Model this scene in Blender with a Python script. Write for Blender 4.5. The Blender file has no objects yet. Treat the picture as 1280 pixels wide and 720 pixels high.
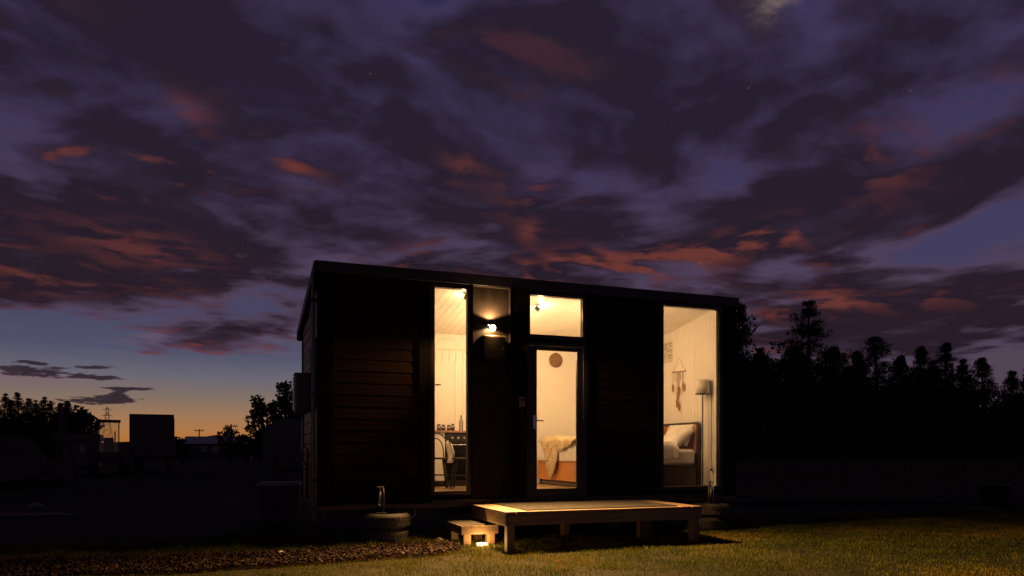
import bpy, bmesh, math, random
import numpy as np
from mathutils import Vector, Matrix

random.seed(7)
RNG = np.random.default_rng(7)
S = bpy.context.scene
COL = S.collection
RAD = math.radians

# ------------------------------------------------------------------ camera
# house frame: front wall is the plane y = 0, x runs along it, z up, metres
CAM_X, CAM_Y, CAM_Z = -0.952, -9.466, 1.18
cam_data = bpy.data.cameras.new('camera')
cam_data.sensor_fit = 'HORIZONTAL'
cam_data.sensor_width = 36.0
cam_data.lens = 36.0 * 911.0 / 1280.0
cam_data.shift_y = (565.0 - 360.0) / 1280.0
cam_data.clip_start = 0.05
cam_data.clip_end = 6000.0
cam = bpy.data.objects.new('camera', cam_data)
cam.location = (CAM_X, CAM_Y, CAM_Z)
cam.rotation_euler = (RAD(90), 0, RAD(-20.5))
COL.objects.link(cam)
S.camera = cam

# ------------------------------------------------------------------ exposure
S.view_settings.view_transform = 'Standard'
S.view_settings.look = 'None'
S.view_settings.exposure = 0.0
S.view_settings.gamma = 1.0
S.view_settings.use_curve_mapping = False
S.cycles.use_denoising = True
S.cycles.max_bounces = 10
S.cycles.diffuse_bounces = 5
S.cycles.glossy_bounces = 4
S.cycles.transparent_max_bounces = 16
S.cycles.caustics_reflective = False
S.cycles.caustics_refractive = False
S.cycles.sample_clamp_indirect = 4.0

# ------------------------------------------------------------------ node expression helper
class E:
    """a float socket with arithmetic"""
    tree = None
    def __init__(self, s): self.s = s
    @staticmethod
    def m(op, *args, clamp=False):
        n = E.tree.nodes.new('ShaderNodeMath'); n.operation = op; n.use_clamp = clamp
        for i, a in enumerate(args):
            if isinstance(a, E): E.tree.links.new(a.s, n.inputs[i])
            else: n.inputs[i].default_value = float(a)
        return E(n.outputs[0])
    def __add__(s, o): return E.m('ADD', s, o)
    __radd__ = __add__
    def __sub__(s, o): return E.m('SUBTRACT', s, o)
    def __rsub__(s, o): return E.m('SUBTRACT', o, s)
    def __mul__(s, o): return E.m('MULTIPLY', s, o)
    __rmul__ = __mul__
    def __truediv__(s, o): return E.m('DIVIDE', s, o)
    def __rtruediv__(s, o): return E.m('DIVIDE', o, s)
    def __pow__(s, o): return E.m('POWER', s, o)
    def clamp(s): return E.m('ADD', s, 0.0, clamp=True)

def smooth(e, a, b):
    n = E.tree.nodes.new('ShaderNodeMapRange'); n.interpolation_type = 'SMOOTHERSTEP'
    E.tree.links.new(e.s, n.inputs['Value'])
    n.inputs['From Min'].default_value = a; n.inputs['From Max'].default_value = b
    return E(n.outputs['Result'])

def ramp_node(e, stops):
    n = E.tree.nodes.new('ShaderNodeValToRGB'); cr = n.color_ramp
    while len(cr.elements) < len(stops): cr.elements.new(0.5)
    for el, (p, c) in zip(cr.elements, stops):
        el.position = p; el.color = (c[0], c[1], c[2], 1)
    E.tree.links.new(e.s, n.inputs['Fac'])
    return n.outputs['Color']

def mixc(fac, a, b, blend='MIX'):
    n = E.tree.nodes.new('ShaderNodeMix'); n.data_type = 'RGBA'; n.blend_type = blend
    for sock, v in ((n.inputs[0], fac), (n.inputs[6], a), (n.inputs[7], b)):
        if isinstance(v, E): E.tree.links.new(v.s, sock)
        elif isinstance(v, bpy.types.NodeSocket): E.tree.links.new(v, sock)
        elif isinstance(v, (int, float)): sock.default_value = v
        else: sock.default_value = (*v, 1)
    return n.outputs[2]

def srgb(r, g, b):
    f = lambda c: c / 12.92 if c <= 0.04045 else ((c + 0.055) / 1.055) ** 2.4
    return (f(r / 255), f(g / 255), f(b / 255))

# ------------------------------------------------------------------ sky: dusk, sun just set behind the house (towards +Y)
def build_world():
    w = bpy.data.worlds.new('World'); S.world = w; w.use_nodes = True
    w.cycles.sampling_method = 'MANUAL'; w.cycles.sample_map_resolution = 128
    t = w.node_tree; t.nodes.clear(); E.tree = t
    out = t.nodes.new('ShaderNodeOutputWorld'); bg = t.nodes.new('ShaderNodeBackground')
    t.links.new(bg.outputs[0], out.inputs[0])
    tc = t.nodes.new('ShaderNodeTexCoord')
    nrm = t.nodes.new('ShaderNodeVectorMath'); nrm.operation = 'NORMALIZE'
    t.links.new(tc.outputs['Generated'], nrm.inputs[0])
    sp = t.nodes.new('ShaderNodeSeparateXYZ'); t.links.new(nrm.outputs[0], sp.inputs[0])
    dx, dy, dz = (E(o) for o in sp.outputs)
    DEG = 180 / math.pi
    az = E.m('ARCTAN2', dx, dy) * DEG          # degrees from the sunset, right positive
    el = E.m('ARCSINE', dz) * DEG

    def noise(vec, scale, detail, rough=0.55, w=0.0, dist=0.0, lac=2.0):
        n = t.nodes.new('ShaderNodeTexNoise'); n.noise_dimensions = '4D'
        t.links.new(vec, n.inputs['Vector'])
        n.inputs['Scale'].default_value = scale; n.inputs['Detail'].default_value = detail
        n.inputs['Roughness'].default_value = rough; n.inputs['W'].default_value = w
        n.inputs['Distortion'].default_value = dist; n.inputs['Lacunarity'].default_value = lac
        return E(n.outputs[0])
    def vec(x, y, z=0.0):
        c = t.nodes.new('ShaderNodeCombineXYZ')
        for s_, v in zip(c.inputs, (x, y, z)):
            if isinstance(v, E): t.links.new(v.s, s_)
            else: s_.default_value = v
        return c.outputs[0]
    def blob(a0, e0, ra, re, rot=0.0):
        c, s_ = math.cos(RAD(rot)), math.sin(RAD(rot))
        u = (az - a0); v = (el - e0)
        p = (u * c + v * s_) / ra; q = (v * c - u * s_) / re
        return E.m('EXPONENT', (p * p + q * q) * -1.0)

    # --- clear air
    clear = ramp_node(E.m('DIVIDE', el, 45.0, clamp=True), [
        (0.000, srgb(174, 104, 48)), (0.026, srgb(178, 116, 62)), (0.054, srgb(162, 120, 86)),
        (0.086, srgb(130, 112, 100)), (0.120, srgb(106, 102, 114)), (0.160, srgb(80, 82, 106)),
        (0.230, srgb(72, 68, 98)), (0.330, srgb(66, 58, 88)), (0.500, srgb(54, 50, 80)),
        (0.720, srgb(40, 40, 74)), (1.000, srgb(22, 26, 60))])
    cold = ramp_node(E.m('DIVIDE', el, 45.0, clamp=True), [
        (0.000, srgb(88, 66, 70)), (0.130, srgb(82, 68, 84)), (0.230, srgb(70, 64, 94)),
        (0.400, srgb(62, 58, 94)), (0.620, srgb(36, 38, 80)), (1.000, srgb(20, 24, 58))])
    away = smooth(E.m('ABSOLUTE', az), 6, 46)
    sky = mixc(away, clear, cold)
    # thin pink veils low over the sunset
    pv = noise(vec(az * 0.05, el * 0.42), 1.0, 5, 0.55, 3.3, 0.4)
    sky = mixc(smooth(pv, 0.52, 0.70) * smooth(el, 2.6, 4.5) * (1.0 - smooth(el, 8, 13)) * 0.45, sky, srgb(128, 92, 102))

    # --- cloud sheet: plane overhead, so it foreshortens towards the horizon
    k = 1.0 / (E.m('MAXIMUM', dz, 0.0) + 0.075)
    px, py = dx * k, dy * k
    ang = RAD(18); ca, sa = math.cos(ang), math.sin(ang)
    gx = px * ca + py * sa; gy = py * ca - px * sa
    wn = t.nodes.new('ShaderNodeTexNoise'); wn.noise_dimensions = '3D'
    t.links.new(vec(gx, gy, 1.7), wn.inputs['Vector'])
    wn.inputs['Scale'].default_value = 1.0; wn.inputs['Detail'].default_value = 5
    wsp = t.nodes.new('ShaderNodeSeparateXYZ'); t.links.new(wn.outputs['Color'], wsp.inputs[0])
    wx, wy, big = (E(o) - 0.5 for o in wsp.outputs)
    qx = gx * 0.95 + wx * 0.50; qy = gy + wy * 0.50
    def billow(off, det):
        """rounded cloud heads: soft noise plus inverted cell distance"""
        v = t.nodes.new('ShaderNodeTexVoronoi'); v.feature = 'SMOOTH_F1'; v.voronoi_dimensions = '2D'
        v.inputs['Scale'].default_value = 2.6; v.inputs['Detail'].default_value = 2.0; v.inputs['Roughness'].default_value = 0.55
        v.inputs['Smoothness'].default_value = 0.6
        t.links.new(vec(qx + wx * 0.35, qy + off + big * 0.35), v.inputs['Vector'])
        return noise(vec(qx, qy + off), 1.9, det, 0.60, 4.45) + (0.30 - E(v.outputs['Distance'])) * 0.26
    n0 = billow(0.0, 10)
    n1 = billow(0.07, 5)
    n2 = billow(0.20, 4)
    fine = noise(vec(qx, qy), 4.6, 9, 0.62, 2.2, 0.0)
    mid = noise(vec(qx, qy), 3.0, 5, 0.55, 7.7, 0.0)

    # coverage: nearly closed overhead, open low over the sunset and in a slanting rift on the right
    lowfade = smooth(el + away * 4.5, 7.5, 12.0)
    cover = (0.300 + big * 0.25) * lowfade - (1.0 - lowfade) * 0.16 - (1.0 - smooth(el, 1.5, 5.0)) * 0.3
    for a0, e0, ra, re, rot, amt in BLOBS:
        cover = cover + blob(a0, e0, ra, re, rot) * amt
    dens = n0 + cover + (fine - 0.5) * 0.16
    alpha = smooth(dens, 0.40, 0.62)
    thick = smooth(dens, 0.47, 0.82)

    thin_col = mixc(smooth(el, 8, 26), srgb(82, 65, 87), srgb(62, 53, 86))
    deep_col = mixc(smooth(el, 6, 26), srgb(39, 28, 39), srgb(39, 31, 47))
    tone = (thick * 1.05 + (fine - 0.5) * 0.7 + (mid - 0.5) * 1.3 + big * 0.5).clamp()
    ccol = mixc(tone, thin_col, deep_col)
    # afterglow on the edges that look towards the sunset
    lit = (n0 - n1) * 5.0 + (n0 - n2) * 2.0 + (fine - 0.5) * 1.1
    glow = smooth(lit, 0.16, 1.15) * smooth(wx - big, -0.10, 0.16) * (1.0 - smooth(el, 20, 31) * 0.75)
    streak = smooth(lit + 0.35 + (fine - 0.5) * 1.6, 0.0, 0.95)
    gl_add = glow * 0.8
    for a0, e0, ra, re, rot, amt in GLOWS:
        gl_add = gl_add + blob(a0, e0, ra * 1.3, re * 1.35, rot) * streak * amt * 1.05
    ccol = mixc(gl_add.clamp() * 0.74, ccol, srgb(118, 60, 52))
    sky = mixc(alpha, sky, ccol)

    # small dark cloud bars low on the left, lying in clear air
    bars = None
    bn = noise(vec(az * 0.75, el * 4.5), 1.0, 8, 0.62, 5.0, 0.2)
    for a0, e0, ra, re, rot in BARS:
        b = blob(a0, e0, ra, re, rot)
        bars = b if bars is None else bars + b
    bmask = smooth(bars * 0.9 + (bn - 0.5) * 2.4 * smooth(bars, 0.05, 0.4), 0.36, 0.70)
    under = smooth((bn - 0.5) * 2 + 0.3, 0.2, 0.9)
    sky = mixc(bmask * 0.96, sky, mixc(under * 0.35, srgb(46, 36, 46), srgb(104, 62, 54)))

    # the moon behind thin cloud, just above the frame
    mg = blob(*px_dir(985, -16), 3.6, 1.25, 14) * smooth(fine + (mid - 0.5) * 0.9, 0.40, 0.66)
    sky = mixc((mg * 0.8).clamp(), sky, srgb(150, 128, 118))
    # a few stars in the gaps
    for a0, e0 in STARS:
        u, v = (az - a0), (el - e0)
        sky = mixc(E.m('EXPONENT', (u * u + v * v) * -1500.0) * 0.35, sky, srgb(200, 205, 235))
    # below the horizon: dark land
    sky = mixc(smooth(el, -0.6, -0.1), (0.004, 0.003, 0.003), sky)
    t.links.new(sky, bg.inputs['Color'])
    bg.inputs['Strength'].default_value = 1.0

def px_dir(x, y):
    """bearing and height (degrees) seen in the direction of a photo pixel"""
    u, v = (x - 640) / 911.0, (565 - y) / 911.0
    X, Y = 0.9367 * u + 0.3502, 0.9367 - 0.3502 * u
    L = math.sqrt(X * X + Y * Y + v * v)
    return math.degrees(math.atan2(X, Y)), math.degrees(math.asin(v / L))

def blob_px(x0, y0, x1, y1, half, amt):
    """a soft streak between two photo pixels, half = its half height in degrees"""
    a0, e0 = px_dir(x0, y0); a1, e1 = px_dir(x1, y1)
    return ((a0 + a1) / 2, (e0 + e1) / 2, max(0.6, math.hypot(a1 - a0, e1 - e0) / 2), half,
            math.degrees(math.atan2(e1 - e0, a1 - a0)), amt)

BLOBS = [
    blob_px(-60, 455, 330, 470, 3.0, -0.28), blob_px(260, 372, 372, 366, 1.5, -0.30),
    blob_px(140, 428, 380, 424, 1.7, 0.62), blob_px(-80, 330, 260, 352, 3.2, 0.22),
    blob_px(1150, 320, 1330, 270, 2.1, -0.30), blob_px(860, 352, 1150, 318, 1.0, -0.20),
    blob_px(880, 300, 1190, 225, 3.2, 0.22), blob_px(1180, 350, 1300, 340, 1.6, 0.20),
    blob_px(950, 395, 1260, 405, 1.9, 0.24), blob_px(1200, 448, 1330, 440, 1.2, -0.25),
    blob_px(1120, 180, 1330, 90, 1.6, -0.20), blob_px(620, 300, 760, 310, 2.6, 0.15),
    blob_px(20, 110, 220, 240, 4.0, 0.14), blob_px(50, 160, 150, 230, 1.2, -0.12), blob_px(400, 230, 520, 210, 2.0, -0.10),
]
GLOWS = [
    blob_px(640, 345, 860, 322, 1.1, 0.9), blob_px(860, 318, 1010, 286, 0.7, 0.9),
    blob_px(90, 290, 240, 322, 0.9, 0.6), blob_px(-30, 330, 130, 352, 0.8, 0.6),
    blob_px(500, 340, 560, 318, 1.2, 0.6), blob_px(630, 245, 700, 240, 1.3, 0.6),
    blob_px(1070, 200, 1140, 190, 1.5, 0.7), blob_px(560, 210, 600, 205, 1.0, 0.5),
    blob_px(210, 130, 260, 160, 0.8, 0.5), blob_px(1020, 375, 1200, 372, 0.6, 0.5),
    blob_px(180, 446, 372, 444, 0.6, 0.6), blob_px(650, 290, 670, 290, 0.6, 0.6),
    blob_px(340, 200, 370, 225, 0.8, 0.45),
]
BARS = [b[:5] for b in (
    blob_px(-20, 459, 90, 467, 0.44, 0), blob_px(90, 470, 160, 473, 0.22, 0), blob_px(90, 459, 145, 459, 0.14, 0), blob_px(20, 450, 60, 456, 0.12, 0),
    blob_px(120, 485, 195, 486, 0.16, 0), blob_px(70, 500, 178, 500, 0.34, 0), blob_px(138, 494, 162, 495, 0.42, 0),
)]
STARS = [px_dir(463, 92), px_dir(936, 110), px_dir(1138, 113), px_dir(876, 329)]
build_world()

# ------------------------------------------------------------------ moon (behind cloud): the one distant lamp
moon = bpy.data.lights.new('moon', 'SUN'); moon.energy = 0.02; moon.angle = RAD(2.0); moon.color = (0.9, 0.92, 1.0)
mo = bpy.data.objects.new('moon', moon); COL.objects.link(mo)
_a, _e = px_dir(985, -14)
mo.rotation_euler = (Vector((math.sin(RAD(_a)) * math.cos(RAD(_e)), math.cos(RAD(_a)) * math.cos(RAD(_e)), math.sin(RAD(_e))))).to_track_quat('Z', 'Y').to_euler()

# ------------------------------------------------------------------ object helpers
def thing(name, label, cat, loc=(0, 0, 0), rotz=0.0, group=None):
    o = bpy.data.objects.new(name, None); COL.objects.link(o)
    o.empty_display_size = 0.2
    o.location = loc; o.rotation_euler = (0, 0, rotz)
    o['label'] = label; o['category'] = cat
    if group: o['group'] = group
    return o

def tag(o, label, cat, group=None):
    o['label'] = label; o['category'] = cat
    if group: o['group'] = group
    return o

def copy_tree(o, parent=None):
    c = o.copy(); COL.objects.link(c); c.parent = parent
    for ch in o.children: copy_tree(ch, c)
    return c

def link_mesh(name, me, mat=None, parent=None, loc=None, rot=None):
    o = bpy.data.objects.new(name, me); COL.objects.link(o)
    if mat is not None and not me.materials: me.materials.append(mat)
    if parent: o.parent = parent
    if loc: o.location = loc
    if rot: o.rotation_euler = rot
    return o

class MB:
    """collects shapes into one mesh"""
    def __init__(s): s.bm = bmesh.new()
    def box(s, x0, x1, y0, y1, z0, z1, bev=0.0, M=None):
        r = bmesh.ops.create_cube(s.bm, size=1.0); vs = r['verts']
        for v in vs:
            v.co = Vector(((x0 + x1) / 2 + v.co.x * (x1 - x0), (y0 + y1) / 2 + v.co.y * (y1 - y0), (z0 + z1) / 2 + v.co.z * (z1 - z0)))
        if M is not None:
            for v in vs: v.co = M @ v.co
        if bev > 0:
            es = list({e for v in vs for e in v.link_edges})
            bmesh.ops.bevel(s.bm, geom=es, offset=bev, segments=1, affect='EDGES', clamp_overlap=True)
        return s
    def tube(s, pts, r, n=8, caps=True):
        pts = [Vector(p) for p in pts]
        rs = r if isinstance(r, (list, tuple)) else [r] * len(pts)
        rings = []; ref = None
        for i, p in enumerate(pts):
            d = (pts[min(i + 1, len(pts) - 1)] - pts[max(i - 1, 0)]).normalized()
            if ref is None:
                ref = d.orthogonal().normalized()
            else:
                ref = (ref - d * ref.dot(d))
                ref = ref.normalized() if ref.length > 1e-6 else d.orthogonal().normalized()
            b = d.cross(ref)
            rings.append([s.bm.verts.new(p + (ref * math.cos(a) + b * math.sin(a)) * rs[i]) for a in (2 * math.pi * k / n for k in range(n))])
        for A, B in zip(rings, rings[1:]):
            for k in range(n):
                f = s.bm.faces.new((A[k], A[(k + 1) % n], B[(k + 1) % n], B[k])); f.smooth = True
        if caps:
            s.bm.faces.new(rings[0][::-1]); s.bm.faces.new(rings[-1])
        return s
    def lathe(s, prof, cx=0, cy=0, n=32, closed=False, sm=True):
        rings = []
        for (r, z) in prof:
            rings.append([s.bm.verts.new((cx + r * math.cos(a), cy + r * math.sin(a), z)) for a in (2 * math.pi * k / n for k in range(n))])
        pairs = list(zip(rings, rings[1:])) + ([(rings[-1], rings[0])] if closed else [])
        for A, B in pairs:
            for k in range(n):
                f = s.bm.faces.new((A[k], A[(k + 1) % n], B[(k + 1) % n], B[k])); f.smooth = sm
        if not closed:
            if prof[0][0] > 1e-4: s.bm.faces.new(rings[0][::-1])
            if prof[-1][0] > 1e-4: s.bm.faces.new(rings[-1])
        return s
    def prism(s, poly, fn0, fn1):
        """poly: 2-D points, fn0/fn1 map them to the two end caps"""
        a = [s.bm.verts.new(fn0(p)) for p in poly]; b = [s.bm.verts.new(fn1(p)) for p in poly]
        n = len(poly)
        s.bm.faces.new(a[::-1]); s.bm.faces.new(b)
        for k in range(n): s.bm.faces.new((a[k], a[(k + 1) % n], b[(k + 1) % n], b[k]))
        return s
    def mesh(s, name):
        bmesh.ops.recalc_face_normals(s.bm, faces=s.bm.faces)
        me = bpy.data.meshes.new(name); s.bm.to_mesh(me); s.bm.free(); return me
    def build(s, name, mat, parent=None, loc=None, rot=None):
        return link_mesh(name, s.mesh(name), mat, parent, loc, rot)

def np_mesh(name, verts, faces_flat, loop_starts, mat, smooth=False):
    me = bpy.data.meshes.new(name)
    me.vertices.add(len(verts)); me.vertices.foreach_set('co', np.asarray(verts, dtype=np.float32).ravel())
    me.loops.add(len(faces_flat)); me.loops.foreach_set('vertex_index', np.asarray(faces_flat, dtype=np.int32))
    me.polygons.add(len(loop_starts)); me.polygons.foreach_set('loop_start', np.asarray(loop_starts, dtype=np.int32))
    if smooth: me.polygons.foreach_set('use_smooth', np.ones(len(loop_starts), dtype=bool))
    me.update(calc_edges=True); me.validate()
    me.materials.append(mat)
    return me

def point_attr(me, name, vals):
    a = me.attributes.new(name, 'FLOAT', 'POINT'); a.data.foreach_set('value', np.asarray(vals, dtype=np.float32))

# ------------------------------------------------------------------ materials
def mat(name, c1, c2=None, rough=0.6, scale=(6, 6, 6), detail=5, bump=0.0, bscale=None, metal=0.0, spec=0.5, lo=0.35, hi=0.65, coat=0.0, objvar=0.0):
    m = bpy.data.materials.new(name); m.use_nodes = True
    t = m.node_tree; b = t.nodes['Principled BSDF']; E.tree = t
    b.inputs['Roughness'].default_value = rough; b.inputs['Metallic'].default_value = metal
    b.inputs['Specular IOR Level'].default_value = spec; b.inputs['Coat Weight'].default_value = coat
    tc = t.nodes.new('ShaderNodeTexCoord')
    mp = t.nodes.new('ShaderNodeMapping'); mp.inputs['Scale'].default_value = scale
    t.links.new(tc.outputs['Object'], mp.inputs['Vector'])
    n = t.nodes.new('ShaderNodeTexNoise'); n.inputs['Scale'].default_value = 1.0; n.inputs['Detail'].default_value = detail
    n.inputs['Roughness'].default_value = 0.62; n.noise_dimensions = '4D'
    oi = t.nodes.new('ShaderNodeObjectInfo')
    t.links.new((E(oi.outputs['Random']) * 37.0).s, n.inputs['W'])
    t.links.new(mp.outputs[0], n.inputs['Vector'])
    fac = smooth(E(n.outputs[0]), lo, hi)
    col = mixc(fac, c1, c2 or c1)
    if objvar:
        v = (E(oi.outputs['Random']) - 0.5) * objvar
        hs = t.nodes.new('ShaderNodeHueSaturation'); t.links.new((v + 1.0).s, hs.inputs['Value']); t.links.new(col, hs.inputs['Color'])
        col = hs.outputs[0]
    t.links.new(col, b.inputs['Base Color'])
    r = E.m('ADD', (E(n.outputs[0]) - 0.5) * 0.25, rough, clamp=True); t.links.new(r.s, b.inputs['Roughness'])
    if bump:
        n2 = t.nodes.new('ShaderNodeTexNoise'); n2.inputs['Detail'].default_value = 6; n2.inputs['Scale'].default_value = 1.0
        mp2 = t.nodes.new('ShaderNodeMapping'); mp2.inputs['Scale'].default_value = bscale or scale
        t.links.new(tc.outputs['Object'], mp2.inputs['Vector']); t.links.new(mp2.outputs[0], n2.inputs['Vector'])
        bp = t.nodes.new('ShaderNodeBump'); bp.inputs['Strength'].default_value = 0.6; bp.inputs['Distance'].default_value = bump
        t.links.new(n2.outputs[0], bp.inputs['Height']); t.links.new(bp.outputs[0], b.inputs['Normal'])
    return m

def emit_mat(name, col, strength):
    m = bpy.data.materials.new(name); m.use_nodes = True; b = m.node_tree.nodes['Principled BSDF']
    b.inputs['Base Color'].default_value = (0.8, 0.8, 0.8, 1)
    b.inputs['Emission Color'].default_value = (*col, 1); b.inputs['Emission Strength'].default_value = strength
    return m

def glass_mat(name, tint=(0.96, 0.97, 0.96), rough=0.01):
    m = bpy.data.materials.new(name); m.use_nodes = True; t = m.node_tree; t.nodes.clear()
    o = t.nodes.new('ShaderNodeOutputMaterial'); mx = t.nodes.new('ShaderNodeMixShader')
    tr = t.nodes.new('ShaderNodeBsdfTransparent'); gl = t.nodes.new('ShaderNodeBsdfGlossy'); fr = t.nodes.new('ShaderNodeFresnel')
    fr.inputs['IOR'].default_value = 1.45; tr.inputs['Color'].default_value = (*tint, 1); gl.inputs['Roughness'].default_value = rough
    t.links.new(fr.outputs[0], mx.inputs[0]); t.links.new(tr.outputs[0], mx.inputs[1]); t.links.new(gl.outputs[0], mx.inputs[2])
    t.links.new(mx.outputs[0], o.inputs[0])
    return m

WARM = (1.0, 0.58, 0.26)
M = {}
M['black_board'] = mat('black_stained_timber', (0.006, 0.005, 0.0045), (0.010, 0.008, 0.007), 0.6, (1.5, 8, 60), 6, 0.0012, (2, 20, 160), objvar=0.3, spec=0.03)
M['brown_board'] = mat('dark_brown_stained_cedar', (0.017, 0.0098, 0.0066), (0.027, 0.0155, 0.0105), 0.9, (1.4, 10, 50), 7, 0.0012, (2, 20, 160), objvar=0.4, spec=0.03)
M['cedar'] = mat('oiled_cedar', (0.20, 0.075, 0.022), (0.30, 0.12, 0.04), 0.5, (12, 1.3, 55), 7, 0.001, (20, 2, 150), objvar=0.3)
M['black_sheet'] = mat('black_cladding_sheet', (0.006, 0.005, 0.0045), (0.009, 0.0075, 0.0065), 0.5, (4, 4, 4), 6, 0.0004, (90, 90, 90), spec=0.03)
M['recess_sheet'] = mat('charcoal_cladding_sheet', (0.013, 0.0095, 0.007), (0.020, 0.015, 0.011), 0.45, (5, 5, 3), 6, 0.0006, (120, 120, 120), spec=0.08)
M['black_alu'] = mat('black_powder_coat', (0.009, 0.008, 0.0075), (0.013, 0.012, 0.011), 0.4, (30, 30, 30), 3, 0.0002, (400, 400, 400))
M['roof_metal'] = mat('black_roof_steel', (0.008, 0.007, 0.007), (0.012, 0.011, 0.011), 0.5, (3, 3, 3), 4)
M['white_lining'] = mat('white_painted_lining', (0.72, 0.70, 0.66), (0.78, 0.76, 0.72), 0.5, (2, 2, 2), 4, 0.0004, (60, 60, 60))
M['white_wall'] = mat('white_painted_wall', (0.72, 0.70, 0.66), (0.76, 0.74, 0.70), 0.6, (1.2, 1.2, 1.2), 4, 0.0004, (80, 80, 80))
M['floor'] = mat('oak_plank_floor', (0.26, 0.17, 0.10), (0.36, 0.25, 0.16), 0.45, (2, 26, 4), 6, 0.0006, (4, 60, 8), objvar=0.3)
M['pine'] = mat('weathered_pine', (0.090, 0.057, 0.033), (0.155, 0.105, 0.064), 0.7, (2, 30, 30), 7, 0.0015, (4, 90, 90), objvar=0.3)
M['pine_y'] = mat('weathered_pine_cross', (0.090, 0.057, 0.033), (0.155, 0.105, 0.064), 0.7, (30, 2, 30), 7, 0.0015, (90, 4, 90), objvar=0.3)
M['pine_z'] = mat('weathered_pine_post', (0.10, 0.062, 0.033), (0.165, 0.11, 0.062), 0.7, (30, 30, 2), 7, 0.0015, (90, 90, 4), objvar=0.3)
M['mat_rubber'] = mat('ribbed_mat', (0.008, 0.0068, 0.006), (0.016, 0.0135, 0.0115), 0.9, (30, 30, 30), 6, 0.002, (220, 220, 220))
M['rubber'] = mat('tyre_rubber', (0.018, 0.017, 0.016), (0.055, 0.048, 0.042), 0.85, (5, 5, 7), 6, 0.002, (60, 60, 60))
M['steel'] = mat('galvanised_steel', (0.35, 0.34, 0.33), (0.50, 0.49, 0.48), 0.4, (20, 20, 20), 4, metal=0.9)
M['dark_steel'] = mat('dark_painted_steel', (0.02, 0.02, 0.02), (0.035, 0.032, 0.03), 0.5, (10, 10, 10), 4)
M['glass'] = glass_mat('window_glass')
M['grey_plastic'] = mat('grey_plastic', (0.20, 0.19, 0.18), (0.25, 0.24, 0.23), 0.45, (8, 8, 8), 4)
M['white_plastic'] = mat('white_plastic', (0.62, 0.61, 0.58), (0.70, 0.68, 0.65), 0.4, (8, 8, 8), 3)
M['chrome'] = mat('brushed_chrome', (0.6, 0.6, 0.6), (0.7, 0.7, 0.7), 0.25, (40, 4, 40), 3, metal=1.0)
M['orange_wood'] = mat('orange_stained_pine', (0.50, 0.19, 0.05), (0.64, 0.27, 0.08), 0.4, (30, 1.2, 12), 7, 0.0006, (60, 4, 40))
M['linen'] = mat('white_linen', (0.72, 0.69, 0.64), (0.78, 0.76, 0.72), 0.85, (8, 8, 8), 5, 0.003, (22, 22, 22))
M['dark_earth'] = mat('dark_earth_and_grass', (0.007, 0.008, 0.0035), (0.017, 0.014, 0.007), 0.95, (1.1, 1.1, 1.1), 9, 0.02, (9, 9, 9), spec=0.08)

# ================================================================== ground
def build_ground():
    v, f = [], []
    # one big sheet, finer near the house with gentle unevenness
    xs = np.concatenate([[-4000, -800, -200, -60], np.linspace(-24, 40, 65), [90, 250, 900, 4000]])
    ys = np.concatenate([[-400, -60], np.linspace(-12, 40, 53), [70, 150, 400, 1200, 4500]])
    for y in ys:
        for x in xs:
            far = max(0.0, min(1.0, (math.hypot(x - 3, y + 2) - 9) / 8))
            z = far * 0.09 * (math.sin(x * 0.61 + y * 0.3) + math.sin(y * 0.83 - x * 0.2 + 1.0)) - 0.06 * far
            v.append((x, y, z if abs(x) < 60 and abs(y) < 60 else -0.06))
    nx = len(xs); flat, st = [], []
    for j in range(len(ys) - 1):
        for i in range(nx - 1):
            st.append(len(flat)); a = j * nx + i
            flat += [a, a + 1, a + nx + 1, a + nx]
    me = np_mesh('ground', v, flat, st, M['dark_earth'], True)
    o = link_mesh('ground', me); o['kind'] = 'structure'
build_ground()

# ================================================================== tiny house
ROOF_Z, ROOF_S = 3.573, 0.150
CEIL_Z, CEIL_S = 3.490, 0.145
HL, HD, FL = 6.30, 2.445, 0.63
house = thing('tiny_house', 'black timber tiny house on wheels with three lit windows and a glass door', 'tiny house', (0, 0, 0))
hb = lambda mb, name, m, parent=house: mb.build(name, M[m], parent)
roof_at = lambda y: ROOF_Z - 0.012 - ROOF_S * y
ceil_at = lambda y: CEIL_Z - CEIL_S * y

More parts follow.
